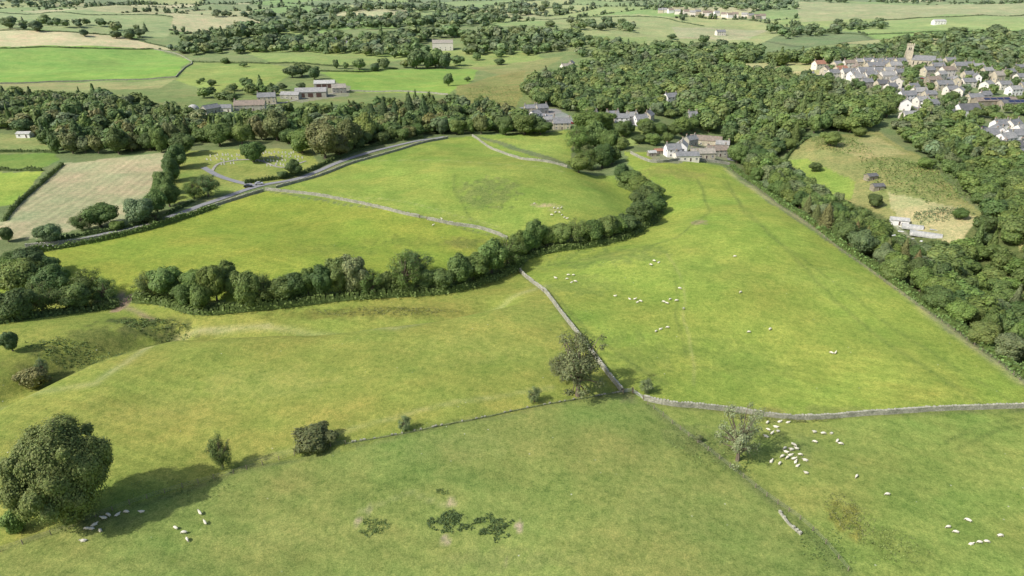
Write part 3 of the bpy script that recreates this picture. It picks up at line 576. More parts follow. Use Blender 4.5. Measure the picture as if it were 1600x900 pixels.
def hedge(pts,label,h=2,w=2.2,dens=9,cname='dark green',group='field hedges',name='hedge',kind=None,leaf=.5):
    p=resample(pts,1.5); N=len(p); z=H(p[:,0],p[:,1]); d=float(np.hypot(*p.mean(0)))
    k=rng.integers(0,N,int(N*dens)); hh=h*(.35+1.3*fbm(p[:,0]/5,p[:,1]/5,3)); dd=unit(len(k)); dd[:,2]=np.abs(dd[:,2])
    pos=np.stack([p[k,0]+dd[:,0]*w/2+rng.uniform(-.8,.8,len(k)),p[k,1]+dd[:,1]*w/2+rng.uniform(-.8,.8,len(k)),z[k]+hh[k]*(.15+.85*dd[:,2])],1)
    nr=dd+.5*rng.normal(size=dd.shape); nr/=np.linalg.norm(nr,axis=1)[:,None]
    q=leafquads(pos,nr,leaf); c=rng.uniform(.6,1.35,(len(k),1))*jcol(cname,hz(d))
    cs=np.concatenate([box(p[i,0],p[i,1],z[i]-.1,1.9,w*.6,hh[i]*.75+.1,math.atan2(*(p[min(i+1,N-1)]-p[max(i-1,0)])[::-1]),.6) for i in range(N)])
    q=np.concatenate([q,cs]); c=np.concatenate([c,np.tile(np.array(COL[cname])*.7*(1-hz(d))+np.array((.2,.24,.2))*hz(d),(len(cs),1))])  # inner boxes carry painted interior shade plus painted distance haze
    o=mk(name,q,M['leaf'],c); tag(o,label,'hedge' if name=='hedge' else 'undergrowth',group if kind is None else None,kind); return o
for pts,l in [([(0,76),(150,76),(240,77)],'hedge along the top of the bright far left field'),([(0,48),(100,50),(190,57),(285,80)],'hedge above the tan stubble strip far left'),([(0,238),(50,238),(90,240)],'hedge above the dark green paddock at left edge'),([(0,266),(64,267)],'hedge between the two small paddocks at left edge'),([(98,258),(62,290),(28,320),(8,345)],'hedge down the left side of the pale mown field'),([(302,97),(360,99),(420,100)],'hedge right of the bright far left field'),([(420,99),(500,102),(560,105)],'hedge above the farm behind its barns'),([(830,30),(900,28),(1000,26)],'far hedge near the top middle'),([(1010,76),(1100,77),(1180,77)],'far hedge above the valley wood'),([(1240,50),(1400,53),(1600,50)],'far hedge in front of the hillside wood at right'),([(1380,31),(1500,26),(1600,24)],'far hedge near the top right corner'),([(0,20),(130,23),(270,27)],'far hedge near the top left corner'),([(470,110),(560,113),(620,108)],'hedge left of the bright middle field'),([(1000,26),(1060,34),(1100,41)],'far hedge running diagonally near the top middle'),([(640,30),(650,16),(740,9)],'far hedge around a small bright top field'),([(1265,214),(1235,240),(1225,256)],'hedge on the left edge of the rough clearing')]:
    hedge(pts,l)
hedge([(215,470),(260,474),(310,488),(380,484),(440,478),(520,468),(600,462),(640,460),(700,455),(745,444),(795,425),(815,405)],'shrubby undergrowth under the left part of the stream belt',h=3,w=6,dens=40,cname='mid green',name='undergrowth',kind='stuff',leaf=.42)
hedge([(822,402),(870,390),(930,383),(985,368),(1025,340),(1022,318),(1000,303),(970,290)],'shrubby undergrowth under the right curve of the stream belt',h=3,w=6,dens=40,cname='mid green',name='undergrowth',kind='stuff',leaf=.42)
hedge([(0,505),(60,495),(120,488),(180,478)],'shrubby undergrowth under the clump at far left',h=3,w=6,dens=40,cname='dark green',name='undergrowth',kind='stuff',leaf=.42)
hedge([(1142,262),(1185,292),(1230,325),(1320,390),(1420,460),(1510,524),(1600,590)],'ragged shrubs along the foot of the right wood',h=2.6,w=4,dens=26,cname='mid green',name='undergrowth',kind='stuff',leaf=.42)
hedge([(60,380),(130,368),(200,356),(250,340),(300,316)],'low hedge behind the lower left road',h=1.8,w=2,dens=22,cname='dark green',leaf=.4)
hedge([(50,396),(130,382),(220,362),(290,341),(335,325)],'scruffy hedge on the field side of the lower left road',h=2.8,w=2.6,dens=28,cname='mid green',leaf=.4)
hedge([(385,287),(440,279),(480,269),(540,242),(600,225),(660,216)],'hedge on the cemetery side of the upper road',h=2.2,w=2.6,dens=24,cname='dark green',leaf=.4)
hedge([(270,262),(266,290),(258,318)],'hedge between the mown field and the cemetery',h=2.5,w=4,dens=30,cname='mid green',leaf=.4)
# ------------------------------------------------------------------ fences and gates
postm=mk('fence_post',box(0,0,-.3,.14,.14,1.55,0,.8),M['timber'],mesh_only=True)
def fence(pts,step,label,rails=3):
    p=resample(pts,step); z=H(p[:,0],p[:,1]); root=link('post_and_wire_fence',None,loc=(p[0,0],p[0,1],float(z[0]))); o3=np.array([p[0,0],p[0,1],float(z[0])])
    for i in range(len(p)):
        c=link('post',postm,root,loc=tuple(np.array([p[i,0],p[i,1],z[i]])-o3),rz=R.uniform(0,3)); c.rotation_euler[0]=R.uniform(-.06,.06); c.scale=(1,1,R.uniform(.85,1.1))
    for k in range(rails):
        hh=.35+.38*k; qs=[tube(np.array([p[i,0],p[i,1],z[i]+hh])-o3,np.array([p[i+1,0],p[i+1,1],z[i+1]+hh])-o3,.018,.018,4) for i in range(len(p)-1)]
        mk('wire',np.concatenate(qs),M['wire'],parent=root)
    tag(root,label,'fence','field fences')
fence([(1012,632),(1050,662),(1090,692),(1140,730),(1180,762),(1215,788),(1250,812),(1290,850),(1325,892)],2.6,'post and wire fence running from wall junction to the bottom edge')
fence([(1139,263),(1185,297),(1230,330),(1320,396),(1420,468),(1510,532),(1600,600)],3.0,'long post fence between the big pasture and right wood')
fence([(540,694),(480,706),(365,740),(310,755),(230,779),(150,808),(80,836),(0,862)],3.0,'post fence continuing the field line to the lower left corner')
def gate(p0,p1,label):
    a=np.array(at(*p0));b=np.array(at(*p1)); d=b-a; L=float(np.hypot(d[0],d[1])); root=link('field_gate',None,loc=tuple(a),rz=math.atan2(d[1],d[0]))
    for x in (0,L): link('gate_post',postm,root,loc=(x,0,0),scale=(1.8,1.8,1.15))
    for k in range(5): mk('bar',tube((.12,0,.25+k*.23),(L-.12,0,.25+k*.23),.035,.035,6),M['gal'],parent=root)
    mk('brace',np.concatenate([tube((.15,0,.2),(L/2,0,1.2),.03,.03,6),tube((L/2,0,1.2),(L-.15,0,.2),.03,.03,6)]),M['gal'],parent=root)
    tag(root,label,'gate','metal field gates')
gate((974,614),(988,613),'left metal gate at the junction of the walls'); gate((989,614),(1005,624),'right metal gate at the junction of the walls')
gate((656,341),(667,343),'metal gate in the gap of the upper dry stone wall')
# ------------------------------------------------------------------ houses
def win_mesh(w,h):
    q=[box(0,-.03,0,w,.06,h)]; mi=[0]*6
    for sx in (-1,1): q.append(box(sx*w/4,-.065,.1,w/2-.14,.02,h-.2)); mi+=[1]*6
    q.append(box(0,-.07,-.12,w+.2,.14,.12)); mi+=[0]*6
    return mk('window',np.concatenate(q),[M['frame'],M['glass']],mi=mi,mesh_only=True)
WIN=win_mesh(1.2,1.3)
DOOR=mk('door',np.concatenate([box(0,-.03,0,1.1,.06,2.15),box(0,-.07,.05,.9,.03,2.0)]),[M['frame'],M['door']],mi=[0]*6+[1]*6,mesh_only=True)
CH=mk('chimney',np.concatenate([box(0,0,0,.9,.6,1.7),box(0,0,1.7,1.05,.75,.14),box(-.22,0,1.84,.24,.24,.4,0,.8),box(.22,0,1.84,.24,.24,.4,0,.8)]),[WALLS['grey stone'],M['pot']],mi=[0]*12+[1]*12,mesh_only=True)
def gwall(L,W,e,r):
    a,b=L/2,W/2; z0=-1.5
    q=[[(-a,-b,z0),(a,-b,z0),(a,-b,e),(-a,-b,e)],[(a,b,z0),(-a,b,z0),(-a,b,e),(a,b,e)]]
    for s in (-1,1): q+=[[(s*a,-b*s,z0),(s*a,0,z0),(s*a,0,e+r),(s*a,-b*s,e)],[(s*a,0,z0),(s*a,b*s,z0),(s*a,b*s,e),(s*a,0,e+r)]]
    return np.array(q,float)
def groof(L,W,e,r,ov=.35,t=.18):
    a=L/2+ov*.7; q=[]
    for s in (-1,1):
        y1=s*(W/2+ov); z1=e-r*ov/(W/2)+.03; z2=e+r+.03
        p=[(-a,y1,z1),(a,y1,z1),(a,0,z2),(-a,0,z2)] if s<0 else [(a,y1,z1),(-a,y1,z1),(-a,0,z2),(a,0,z2)]
        q.append(hexa(p+[(x,y,z+t) for x,y,z in p]))
    q.append(box(0,0,e+r+t-.02,2*a,.3,.12)); return np.concatenate(q)
HP=[]
def building(px,py,L,W,e,r,rz,wall,roof,name='house',chim=2,wins=True,solar=False,porch=False,door=True):
    x,y,z=at(px,py); HP.append((x,y,max(L,W)/2)); root=link(name,None,loc=(x,y,z),rz=rz)
    mk('wall',gwall(L,W,e,r),WALLS[wall],parent=root); rf=mk('roof',groof(L,W,e,r),ROOFS[roof],parent=root)
    for k in range(chim): link('chimney',CH,rf,loc=((-1 if k==0 else 1)*(L/2-.5),0,e+r-.45))
    if wins:
        st=2 if e>4.0 else 1; n=max(2,min(4,int(L/3.2)))
        for s in range(st):
            for k in range(n):
                xx=-L/2+L*(k+.5)/n
                for side in (-1,1):
                    if side==1 and (k%2): continue
                    if s==0 and side==-1 and k==n//2 and door: link('door',DOOR,root,loc=(xx,-W/2-.005,0)); continue
                    link('window',WIN,root,loc=(xx,side*(W/2+.005),.85+(e/2 if e<5.2 else 2.6)*s),rz=0 if side<0 else math.pi)
        for sx in (-1,1): link('window',WIN,root,loc=(sx*(L/2+.005),-W*.18,.85+2.3*(st-1)),rz=math.pi/2*sx)
    if solar:
        sl=math.atan2(r,W/2); o=mk('solar_panel',np.concatenate([box(-L*.25+i*L*.1666,0,0,L*.15,W*.32,.06) for i in range(4)]),M['solar'],parent=rf); o.location=(0,-W/4,e+r/2+.30); o.rotation_euler=(sl,0,0)
    if porch:
        pr=link('porch',None,root,loc=(L*.1,-W/2-1.1,0)); 
        mk('porch_wall',gwall(2.4,2.2,2.2,.7),WALLS[wall],parent=pr); mk('porch_roof',groof(2.4,2.2,2.2,.7,.15,.1),ROOFS[roof],parent=pr)
    return root,(x,y,z)
def H_(place,group,lst,noun='house',k=1.0):
    for (px,py,L,W,e,r,rz,wl,rf,*ex) in lst:
        kw=ex[0] if ex else {}
        o,(x,y,z)=building(px,py,L*k,W*k,e*(k*.5+.5),r*k,rz,wl,rf,**kw)
        o['category']=noun; pend(o,place,'{o} '+noun+' '+place+', '+wl+' walls and '+rf+' roof',noun,group,x,y,z)
H_('in the riverside cottage cluster','riverside cottages',[(1050,244,9,7,5,2.6,.15,'white','slate'),(1064,240,11,7,5.2,2.8,1.3,'white','grey'),(1072,250,14,6.5,3.2,1.8,.05,'cream','slate'),(1096,246,15,7,3.4,2.2,.1,'sandstone','stone flag'),(1118,243,13,7,4.2,2.4,.12,'grey stone','brown'),(1102,226,22,9,4,2.4,-.35,'sandstone','brown',dict(chim=0)),(1128,232,9,6,3.5,2,-.3,'grey stone','grey'),(1078,226,9,6,4,2.2,.6,'grey stone','slate')],'cottage')
for px,py,rf,l in [(1018,243,'pale','pale little shed left of the riverside cottages'),(1028,240,'red','little red roofed shed left of the riverside cottages'),(1040,238,'dark','dark little shed left of the riverside cottages')]:
    o,_=building(px,py,5,3.2,2.1,.9,.2,'brown stone',rf,name='shed',chim=0,wins=False); tag(o,l,'shed'); link('door',DOOR,o,loc=(0,-1.61,0),scale=(.8,1,.9))
H_('in the middle hamlet','hamlet houses',[(877,201,12,8,4.6,2.8,.05,'sandstone','slate'),(835,186,10,7,4.2,2.4,1.0,'white','grey'),(846,176,9,7,4.2,2.4,.4,'grey stone','slate'),(828,176,9,6,4,2.2,.2,'sandstone','slate'),(858,192,9,6,3,1.8,.3,'cream','grey'),(924,188,9,7,4.2,2.4,.4,'sandstone','slate'),(940,192,10,7,4.4,2.4,.1,'sandstone','grey'),(956,190,9,7,5,2.6,.15,'sandstone','slate'),(971,193,10,7,4.6,2.4,-.1,'white','slate'),(986,190,8,7,4.4,2.4,.25,'cream','grey'),(1000,194,9,7,4.2,2.6,.3,'white','slate'),(1012,188,9,7,4.2,2.6,1.1,'sandstone','slate'),(1047,160,11,8,5,2.8,.4,'white','slate'),(885,112,13,9,6,3.2,.4,'cream','stone flag'),(1080,195,7,7,7,2.8,.2,'grey stone','slate')])
for i,(a,l) in enumerate([((392,172,24,8,4.6,3.2,.12,'grey stone','brown'),'long brown roofed farmhouse range, left of the farm'),((418,160,15,8,5.2,3.0,.2,'sandstone','slate'),'slate roofed stone farmhouse in the middle of the farm'),((330,176,13,7,3.8,2.4,1.0,'grey stone','slate'),'small slate roofed farm cottage beside the pale dome'),((455,154,17,8,3.8,2.2,-.1,'grey stone','grey'),'grey roofed byre between farmhouse and big barn'),((530,144,13,10,4.6,3,.3,'grey stone','stone flag'),'tall stone barn at the right end of the farm'),((354,174,9,6,3.2,2.2,.1,'cream','slate'),'low slate outbuilding left of the long farm range')]):
    o,_=building(*a,name='farmhouse' if i in(1,) else 'farm_building',chim=2 if i<2 else 0); tag(o,l,'farm building')
for a,l in [((487,150,28,15,4.6,2.8,.15,'grey stone','grey'),'big open barn with wide grey sheet roof at the farm'),((508,136,20,12,4.2,2.4,.15,'grey stone','pale'),'pale grey sheeted barn behind the big barn')]:
    o,_=building(*a,name='barn',chim=0,wins=False); tag(o,l,'barn')
    for k in (-1,0,1): mk('barn_door',box(k*9*a[2]/34,-a[3]/2-.06,0,4.5,.1,3.6),M['door'],parent=o)
x,y,z=at(303,174); qs=[]
for i in range(6):
    a0,a1=i*math.pi/12,(i+1)*math.pi/12
    qs.append(tube((0,0,4*math.sin(a0)),(0,0,4*math.sin(a1)+.001),4.5*math.cos(a0),4.5*math.cos(a1)+.01,16))
dm=link('slurry_store',None,loc=(x,y,z)); mk('dome_cover',np.concatenate(qs)+np.array([0,0,1.5]),ROOFS['pale'],parent=dm); mk('tank_wall',tube((0,0,-1),(0,0,1.5),4.6,4.6,16),WALLS['grey stone'],parent=dm); tag(dm,'pale domed store at the left end of the farm','store')
for a,l,nm in [((692,78,30,14,10,4,.1,'cream','stone flag'),'large pale country hall among trees at top centre','hall'),((1466,38,20,11,5,3,0,'white','pale'),'lone white building in the far right field','barn'),((1125,55,16,9,5.5,3,.2,'cream','slate'),'far farmhouse above the valley wood','farmhouse'),((519,70,14,9,7,3.5,.5,'cream','slate'),'pale house among trees left of the large hall','house'),((548,74,12,8,6,3,.1,'sandstone','slate'),'stone house among trees nearest the large hall','house'),((40,214,9,5,2.6,1,0,'white','pale'),'long low pale shed at left edge above the paddocks','shed'),((892,104,9,7,4.4,2.4,1.2,'sandstone','slate'),'small stone house tucked behind the pale gabled one','house')]:
    o,_=building(*a,name=nm,chim=2 if nm in('hall','house','farmhouse') else 0); tag(o,l,nm)
H_('in the distant top row','distant row of houses',[(1030+i*10+R.uniform(-3,3),20+i*.6+R.uniform(-1,1.2),12,9,6,3.6,R.uniform(-.4,.4),R.choice(['white','cream','sandstone']),R.choice(['brown','slate','brown','grey']),dict(wins=False,chim=1)) for i in range(17)])
VT=[(1300,122,11,7,5,2.8,.3,'cream','slate'),(1312,116,11,8,5,2.8,.2,'sandstone','red'),(1324,121,13,8,5.2,2.8,.1,'cream','slate'),(1338,113,12,8,5,2.8,1.4,'sandstone','brown'),(1350,120,15,8,5.6,3,.1,'white','slate'),(1364,112,16,8,5.6,3,.15,'sandstone','slate'),(1380,110,16,8,6,3,.1,'cream','slate'),(1395,112,12,8,6,3,.2,'sandstone','grey'),(1340,130,11,7,5,2.6,.2,'cream','grey'),(1368,130,12,8,6,2.8,1.2,'sandstone','slate'),(1384,128,13,8,6.2,3,.1,'cream','grey'),(1398,136,12,8,6,3,1.3,'cream','slate'),(1278,108,11,8,5.4,3,.3,'cream','red'),(1221,122,12,8,6,3,.2,'sandstone','slate'),(1262,124,10,7,4.4,2.4,.2,'brown stone','slate'),(1306,108,10,7,5,2.6,.5,'sandstone','grey'),(1376,139,11,7,5,2.6,.2,'sandstone','dark'),(1355,103,12,7,5,2.6,.2,'sandstone','slate'),(1325,106,11,7,5,2.6,.1,'cream','brown'),
 (1288,116,10,7,5,2.6,.9,'sandstone','brown'),(1332,124,9,7,5,2.6,.4,'white','grey'),(1357,125,10,7,5,2.6,.2,'cream','slate'),(1372,119,11,7,5.4,2.6,.1,'white','slate'),(1388,119,11,7,5.4,2.6,.1,'sandstone','grey'),(1402,122,10,7,5.4,2.6,.3,'cream','slate'),(1404,104,11,7,5.4,2.6,.3,'sandstone','slate'),(1352,136,10,7,4.6,2.6,.2,'grey stone','slate'),(1390,144,10,7,5,2.6,.5,'cream','slate'),(1342,104,10,7,5,2.6,.2,'sandstone','grey'),(1370,104,11,7,5,2.6,.1,'cream','slate'),(1388,103,10,7,5,2.6,.3,'sandstone','slate')]
H_('in the upper village','houses of the upper village',VT)
VR=[(1462,112,13,8,5.4,3,.1,'sandstone','slate'),(1478,118,13,8,5.4,3,.2,'cream','brown'),(1496,112,12,8,6,3,.1,'sandstone','slate'),(1524,112,13,8,5.4,2.6,.1,'white','grey'),(1555,130,9,9,7.5,3.4,.2,'sandstone','stone flag'),(1574,120,12,8,5.2,2.6,.3,'sandstone','slate'),(1456,132,13,8,4.6,2.6,.2,'brown stone','brown'),(1472,140,15,8,5,3,.1,'sandstone','slate'),(1492,134,12,8,5.2,3,1.1,'sandstone','grey'),(1510,136,12,8,5,2.8,.1,'cream','slate'),(1594,128,12,8,5.2,2.6,.1,'cream','slate'),(1540,140,11,8,5,2.6,.6,'cream','grey'),(1448,118,11,8,5.4,2.8,.3,'sandstone','slate'),(1482,101,12,8,5,2.8,.1,'sandstone','slate'),(1468,124,10,7,5,2.6,.4,'cream','grey'),(1510,124,10,7,5,2.6,.2,'sandstone','slate'),(1524,128,10,7,5,2.6,1.2,'white','slate'),(1540,118,10,7,5,2.6,.2,'sandstone','grey'),(1484,148,11,7,5,2.6,.2,'cream','slate'),(1590,112,11,7,5,2.6,.2,'sandstone','slate'),(1462,103,10,7,5,2.6,.3,'cream','grey'),(1512,108,10,7,5,2.6,.1,'sandstone','slate'),(1566,140,11,8,5,2.6,.1,'cream','slate'),(1582,148,11,8,5,2.6,.2,'white','grey'),(1600,142,11,8,5,2.6,.1,'sandstone','slate')]
H_('right of the church','houses right of the church',VR,k=.95)
VL=[(1415,158,14,8,5.4,3,.2,'white','slate'),(1434,152,12,8,5.2,3,.1,'cream','grey'),(1412,170,13,8,5.6,2.8,1.2,'white','grey'),(1452,170,11,8,4.6,2.8,.3,'white','slate'),(1438,166,11,8,5,2.8,.2,'cream','grey'),(1420,186,14,7,4,2,.2,'cream','grey'),(1508,180,17,11,4.6,4.2,.15,'white','dark',dict(porch=True)),(1496,150,11,8,5,2.6,.9,'cream','grey'),(1520,160,12,8,4.6,2.6,.1,'sandstone','slate'),(1424,144,10,7,5,2.6,.3,'sandstone','slate'),(1450,156,10,7,5,2.6,.1,'sandstone','slate'),(1536,156,10,7,4.6,2.6,.3,'cream','slate')]
H_('in the lower village','houses of the lower village',VL,k=.95)
VS=[(1540,222,13,8,5.4,3,.2,'cream','slate'),(1556,216,12,8,5.4,3,1.3,'white','slate'),(1568,226,12,8,5,2.8,.4,'white','grey'),(1584,222,13,8,5.4,3,.1,'white','slate'),(1598,236,12,8,5,2.8,.6,'cream','slate'),(1578,240,13,8,5,2.8,.3,'white','dark'),(1592,252,12,8,4.8,2.8,.3,'cream','slate'),(1548,236,10,7,4.6,2.6,.2,'cream','grey'),(1612,262,12,8,5,2.8,.3,'white','slate'),(1564,238,9,7,4.6,2.6,.9,'white','slate'),(1596,212,11,7,5,2.6,.2,'white','grey'),(1580,204,11,7,5,2.6,.5,'cream','slate'),(1560,204,11,7,5,2.6,.2,'white','slate')]
H_('at the right edge estate','houses at the right edge',VS)
for a,l in [((1552,164,34,8,4,2,.12,'brown stone','brown',),'long low modern building with solar panels, left block'),((1588,168,28,8,4,2,.05,'brown stone','dark'),'long low modern building at the right edge with dark roof')]:
    o,_=building(*a,name='school_building',chim=0,solar=True); tag(o,l,'school building')
x,y,z=at(1416,103); ch=link('church',None,loc=(x,y,z),rz=-.5); HP.append((x,y,8))
tw=mk('tower',np.concatenate([box(0,0,-1,6.2,6.2,20.5),box(0,0,6.5,6.5,6.5,.25),box(0,0,13.5,6.5,6.5,.25),box(0,0,19.5,6.7,6.7,.35)]+[box(a,b,19.85,1.0,1.0 if abs(a)>2 else .5,1.3) for a in (-2.8,-.93,.93,2.8) for b in (-2.8,2.8)]+[box(a,b,19.85,.5,1,1.3) for a in (-2.8,2.8) for b in (-.93,.93)]+[box(sx*3.2,sy*3.2,-1,1.0,1.0,15,0,.7) for sx in(-1,1) for sy in(-1,1)]),WALLS['sandstone'],parent=ch)
bel=mk('belfry_opening',np.concatenate([box(-.8,0,0,.8,.1,2.6),box(.8,0,0,.8,.1,2.6)]),M['glass'],mesh_only=True)
for k in range(4): link('belfry_opening',bel,tw,loc=(3.14*math.sin(k*math.pi/2),-3.14*math.cos(k*math.pi/2),15),rz=k*math.pi/2)
mk('nave',gwall(20,9,6.5,4)+np.array([13.2,0,0]),WALLS['sandstone'],parent=ch); mk('roof',groof(20,9,6.5,4)+np.array([13.5,0,0]),ROOFS['slate'],parent=ch)
lw=mk('lancet_window',box(0,-.03,0,.9,.08,3.2),M['glass'],mesh_only=True)
for k in range(5): link('window',lw,ch,loc=(5.5+k*3.9,-4.52,2))
tag(ch,'stone church with square battlemented tower above the village','church')
HA=np.array(HP); L=([],[])
for x,y,s in scatter([(1268,134),(1275,104),(1300,96),(1440,84),(1640,104),(1640,262),(1530,226),(1505,192),(1400,190),(1290,140)],9):
    dd=np.hypot(HA[:,0]-x,HA[:,1]-y)-HA[:,2]
    if dd.min()<3 or R.random()>.5: continue
    back=((np.abs(HA[:,0]-x)<8)&(HA[:,1]>y)&(HA[:,1]<y+18)).any()
    h=R.uniform(2,3.5) if back else R.uniform(5,10); place_low(L,'mid',x,y,float(H(x,y)),h*R.uniform(.8,1.2),h,jcol(R.choice(['mid green','dark green','mid green','grey green']),hz(math.hypot(x,y))))
tag(mk('garden_trees',np.concatenate(L[0]),M['leaf'],np.concatenate(L[1])),'small garden trees and shrubs filling the gaps between village houses','garden trees',kind='stuff')
for a,l in [((1360,280,6,4,2.3,.9,.3,'brown stone','dark'),'small dark hut in the clearing, the upper one'),((1370,296,6,4,2.3,.9,.1,'brown stone','dark'),'small dark hut in the clearing, the lower one'),((1404,350,8,3.5,2.4,.8,-.35,'white','pale'),'little pale hut left of the scrap greenhouse yard')]:
    o,_=building(*a,name='hut',chim=0,wins=False); tag(o,l,'hut'); link('door',DOOR,o,loc=(0,-a[3]/2-.01,0),scale=(.8,1,.9))
for (px,py,L_,rz,l) in [(1425,357,9,-.45,'pale collapsed polytunnel frame, left of two in the yard'),(1446,369,13,-.5,'pale grey plastic polytunnel, right of two in the yard')]:
    x,y,z=at(px,py); root=link('polytunnel',None,loc=(x,y,z),rz=rz); a=np.linspace(0,math.pi,9); qs=[]
    for i in range(8):
        p=[(-L_/2,2*math.cos(a[i]),2*math.sin(a[i])),(L_/2,2*math.cos(a[i]),2*math.sin(a[i])),(L_/2,2*math.cos(a[i+1]),2*math.sin(a[i+1])),(-L_/2,2*math.cos(a[i+1]),2*math.sin(a[i+1]))]; qs.append(p)
    mk('cover',np.array(qs),ROOFS['pale'],parent=root); hp=[]
    for xx in np.arange(-L_/2,L_/2+.1,1.5):
        for i in range(8): hp.append(tube((xx,2.06*math.cos(a[i]),2.06*math.sin(a[i])),(xx,2.06*math.cos(a[i+1]),2.06*math.sin(a[i+1])),.06,.06,4))
    mk('hoop',np.concatenate(hp),M['gal'],parent=root); tag(root,l,'polytunnel')
for i in range(9):
    x,y,z=at(R.uniform(1395,1465),R.uniform(350,378)); Lb=R.uniform(1.5,3.5)
    o=mk('scrap_board',np.concatenate([box(0,0,.02+.06*k,Lb,R.uniform(.6,1.1),.05,R.uniform(-.3,.3)) for k in range(3)]),R.choice([M['frame'],M['timber'],ROOFS['pale']])); o.location=(x,y,z+.05); o.rotation_euler=(0,0,R.uniform(0,3)); pend(o,'in the clearing yard','{o} pile of scrap boards {p} beside the polytunnels','scrap pile','scrap in the clearing yard',x,y,z)
# ------------------------------------------------------------------ cars
def car_mesh():
    prof=[(-2.1,.35),(-2.15,.75),(-1.95,.95),(-1.6,1.02),(-1.15,1.42),(.35,1.45),(.95,1.0),(1.9,.88),(2.12,.7),(2.12,.35)]
    def side(y,k): return [(x,y*(k if z>1.1 else 1),z) for x,z in prof]
    A=side(-.88,.8);B=side(.88,.8);qs=[]
    for i in range(len(prof)-1): qs.append([A[i],A[i+1],B[i+1],B[i]][::-1])
    qs.append([A[-1],A[0],B[0],B[-1]][::-1])
    for S,o in ((A,1),(B,-1)):
        for q in ([0,1,8,9],[1,2,7,8],[2,3,6,7],[3,4,5,6]): p=[S[j] for j in q]; qs.append(p if o<0 else p[::-1])
    return np.array(qs)
cq=car_mesh(); carp={}
glq=np.array([[(-1.52,-.70,1.08),(-1.14,-.72,1.38),(-1.14,.72,1.38),(-1.52,.70,1.08)],[(.42,-.70,1.40),(.90,-.78,1.04),(.90,.78,1.04),(.42,.70,1.40)],[(-1.3,-.875,1.05),(.78,-.875,1.05),(.32,-.735,1.38),(-1.08,-.735,1.38)],[(-1.3,.875,1.05),(.78,.875,1.05),(.32,.735,1.38),(-1.08,.735,1.38)]])+np.array([0,0,.02]); 
glm=mk('window_glass',glq,M['glass'],mesh_only=True); M['rubber']=simple('rubber',(.02,.02,.02),4,.2)
wh=mk('wheel',np.concatenate([tube((0,-.1,0),(0,.1,0),.32,.32,14),tube((0,-.11,0),(0,-.1,0),.01,.31,14),tube((0,.1,0),(0,.11,0),.31,.01,14)]),M['rubber'],mesh_only=True)
def car(px,py,rz,cn,c,label,grp=None):
    x,y,z=at(px,py); z+=.25; root=link('parked_car',None,loc=(x,y,z),rz=rz)
    if cn not in carp: carp[cn]=mk('body',cq,simple('paint_'+cn,c,3,.05,.25,spec=.5),mesh_only=True)
    link('body',carp[cn],root); link('window_glass',glm,root)
    for a in (-1.35,1.35):
        for b in (-.8,.8): link('wheel',wh,root,loc=(a,b,.32))
    tag(root,label,'car','parked cars')
car(388,293,.25,'black',(.02,.02,.025),'black car on the road at the cemetery entrance'); car(405,289,.25,'silver',(.45,.46,.48),'silver car on the road just right of the cemetery entrance')
for px,py,rz,cn,c,l in [(852,182,1.2,'white',(.7,.7,.7),'white car in the hamlet car park, the left one'),(862,184,1.1,'blue',(.05,.1,.3),'blue car in the hamlet car park, in the middle'),(872,188,1.3,'silver',(.45,.46,.48),'silver car in the hamlet car park, on the right'),(893,194,.1,'red',(.4,.03,.03),'red car on the hamlet lane'),(1104,218,-.3,'white',(0,0,0),'white car parked above the riverside cottages'),(1118,226,-.3,'black',(0,0,0),'black car parked above the riverside cottages'),(1132,245,-1.2,'blue',(0,0,0),'blue car at the right end of the riverside cottages'),(1420,148,1,'white',(0,0,0),'white car on the lane below the church'),(1440,124,0,'red',(0,0,0),'red car on the village main street'),(1450,178,.2,'silver',(0,0,0),'silver car on the lower village lane')]: car(px,py,rz,cn,c,l)
# ------------------------------------------------------------------ headstones
M['marble']=simple('headstone',(.50,.49,.45),3,.4)
hs=[]
for kx in range(6):
    a0=kx*math.pi/6;a1=(kx+1)*math.pi/6; r=.35
    p=[(r*math.cos(a0),-.07,.8),(r*math.cos(a0),-.07,.8+.3*math.sin(a0)),(r*math.cos(a1),-.07,.8+.3*math.sin(a1)),(r*math.cos(a1),-.07,.8)]
    p2=[(x_,.07,z_) for x_,_,z_ in p]; hs.append(hexa(p+p2))
hsm=mk('headstone',np.concatenate([box(0,0,-.1,.9,.4,.22),box(0,0,.12,.7,.14,.68)]+hs),M['marble'],mesh_only=True)
for px0,px1,py,n in [(395,470,240,15),(400,476,246,15),(400,470,252,12),(330,380,244,9),(325,378,250,8),(418,455,258,7),(345,372,256,4)]:
    for i in range(n):
        x,y,z=at(px0+(px1-px0)*(i+R.uniform(-.35,.35))/n,py+R.uniform(-1.5,1.5)); o=link('headstone',hsm,loc=(x,y,z),rz=R.uniform(-.15,.15),scale=(R.uniform(.8,1.3),1.1,R.uniform(.8,1.3)))
        tag(o,'small pale headstone standing in the rows of the cemetery lawn','headstone','headstones in the cemetery')
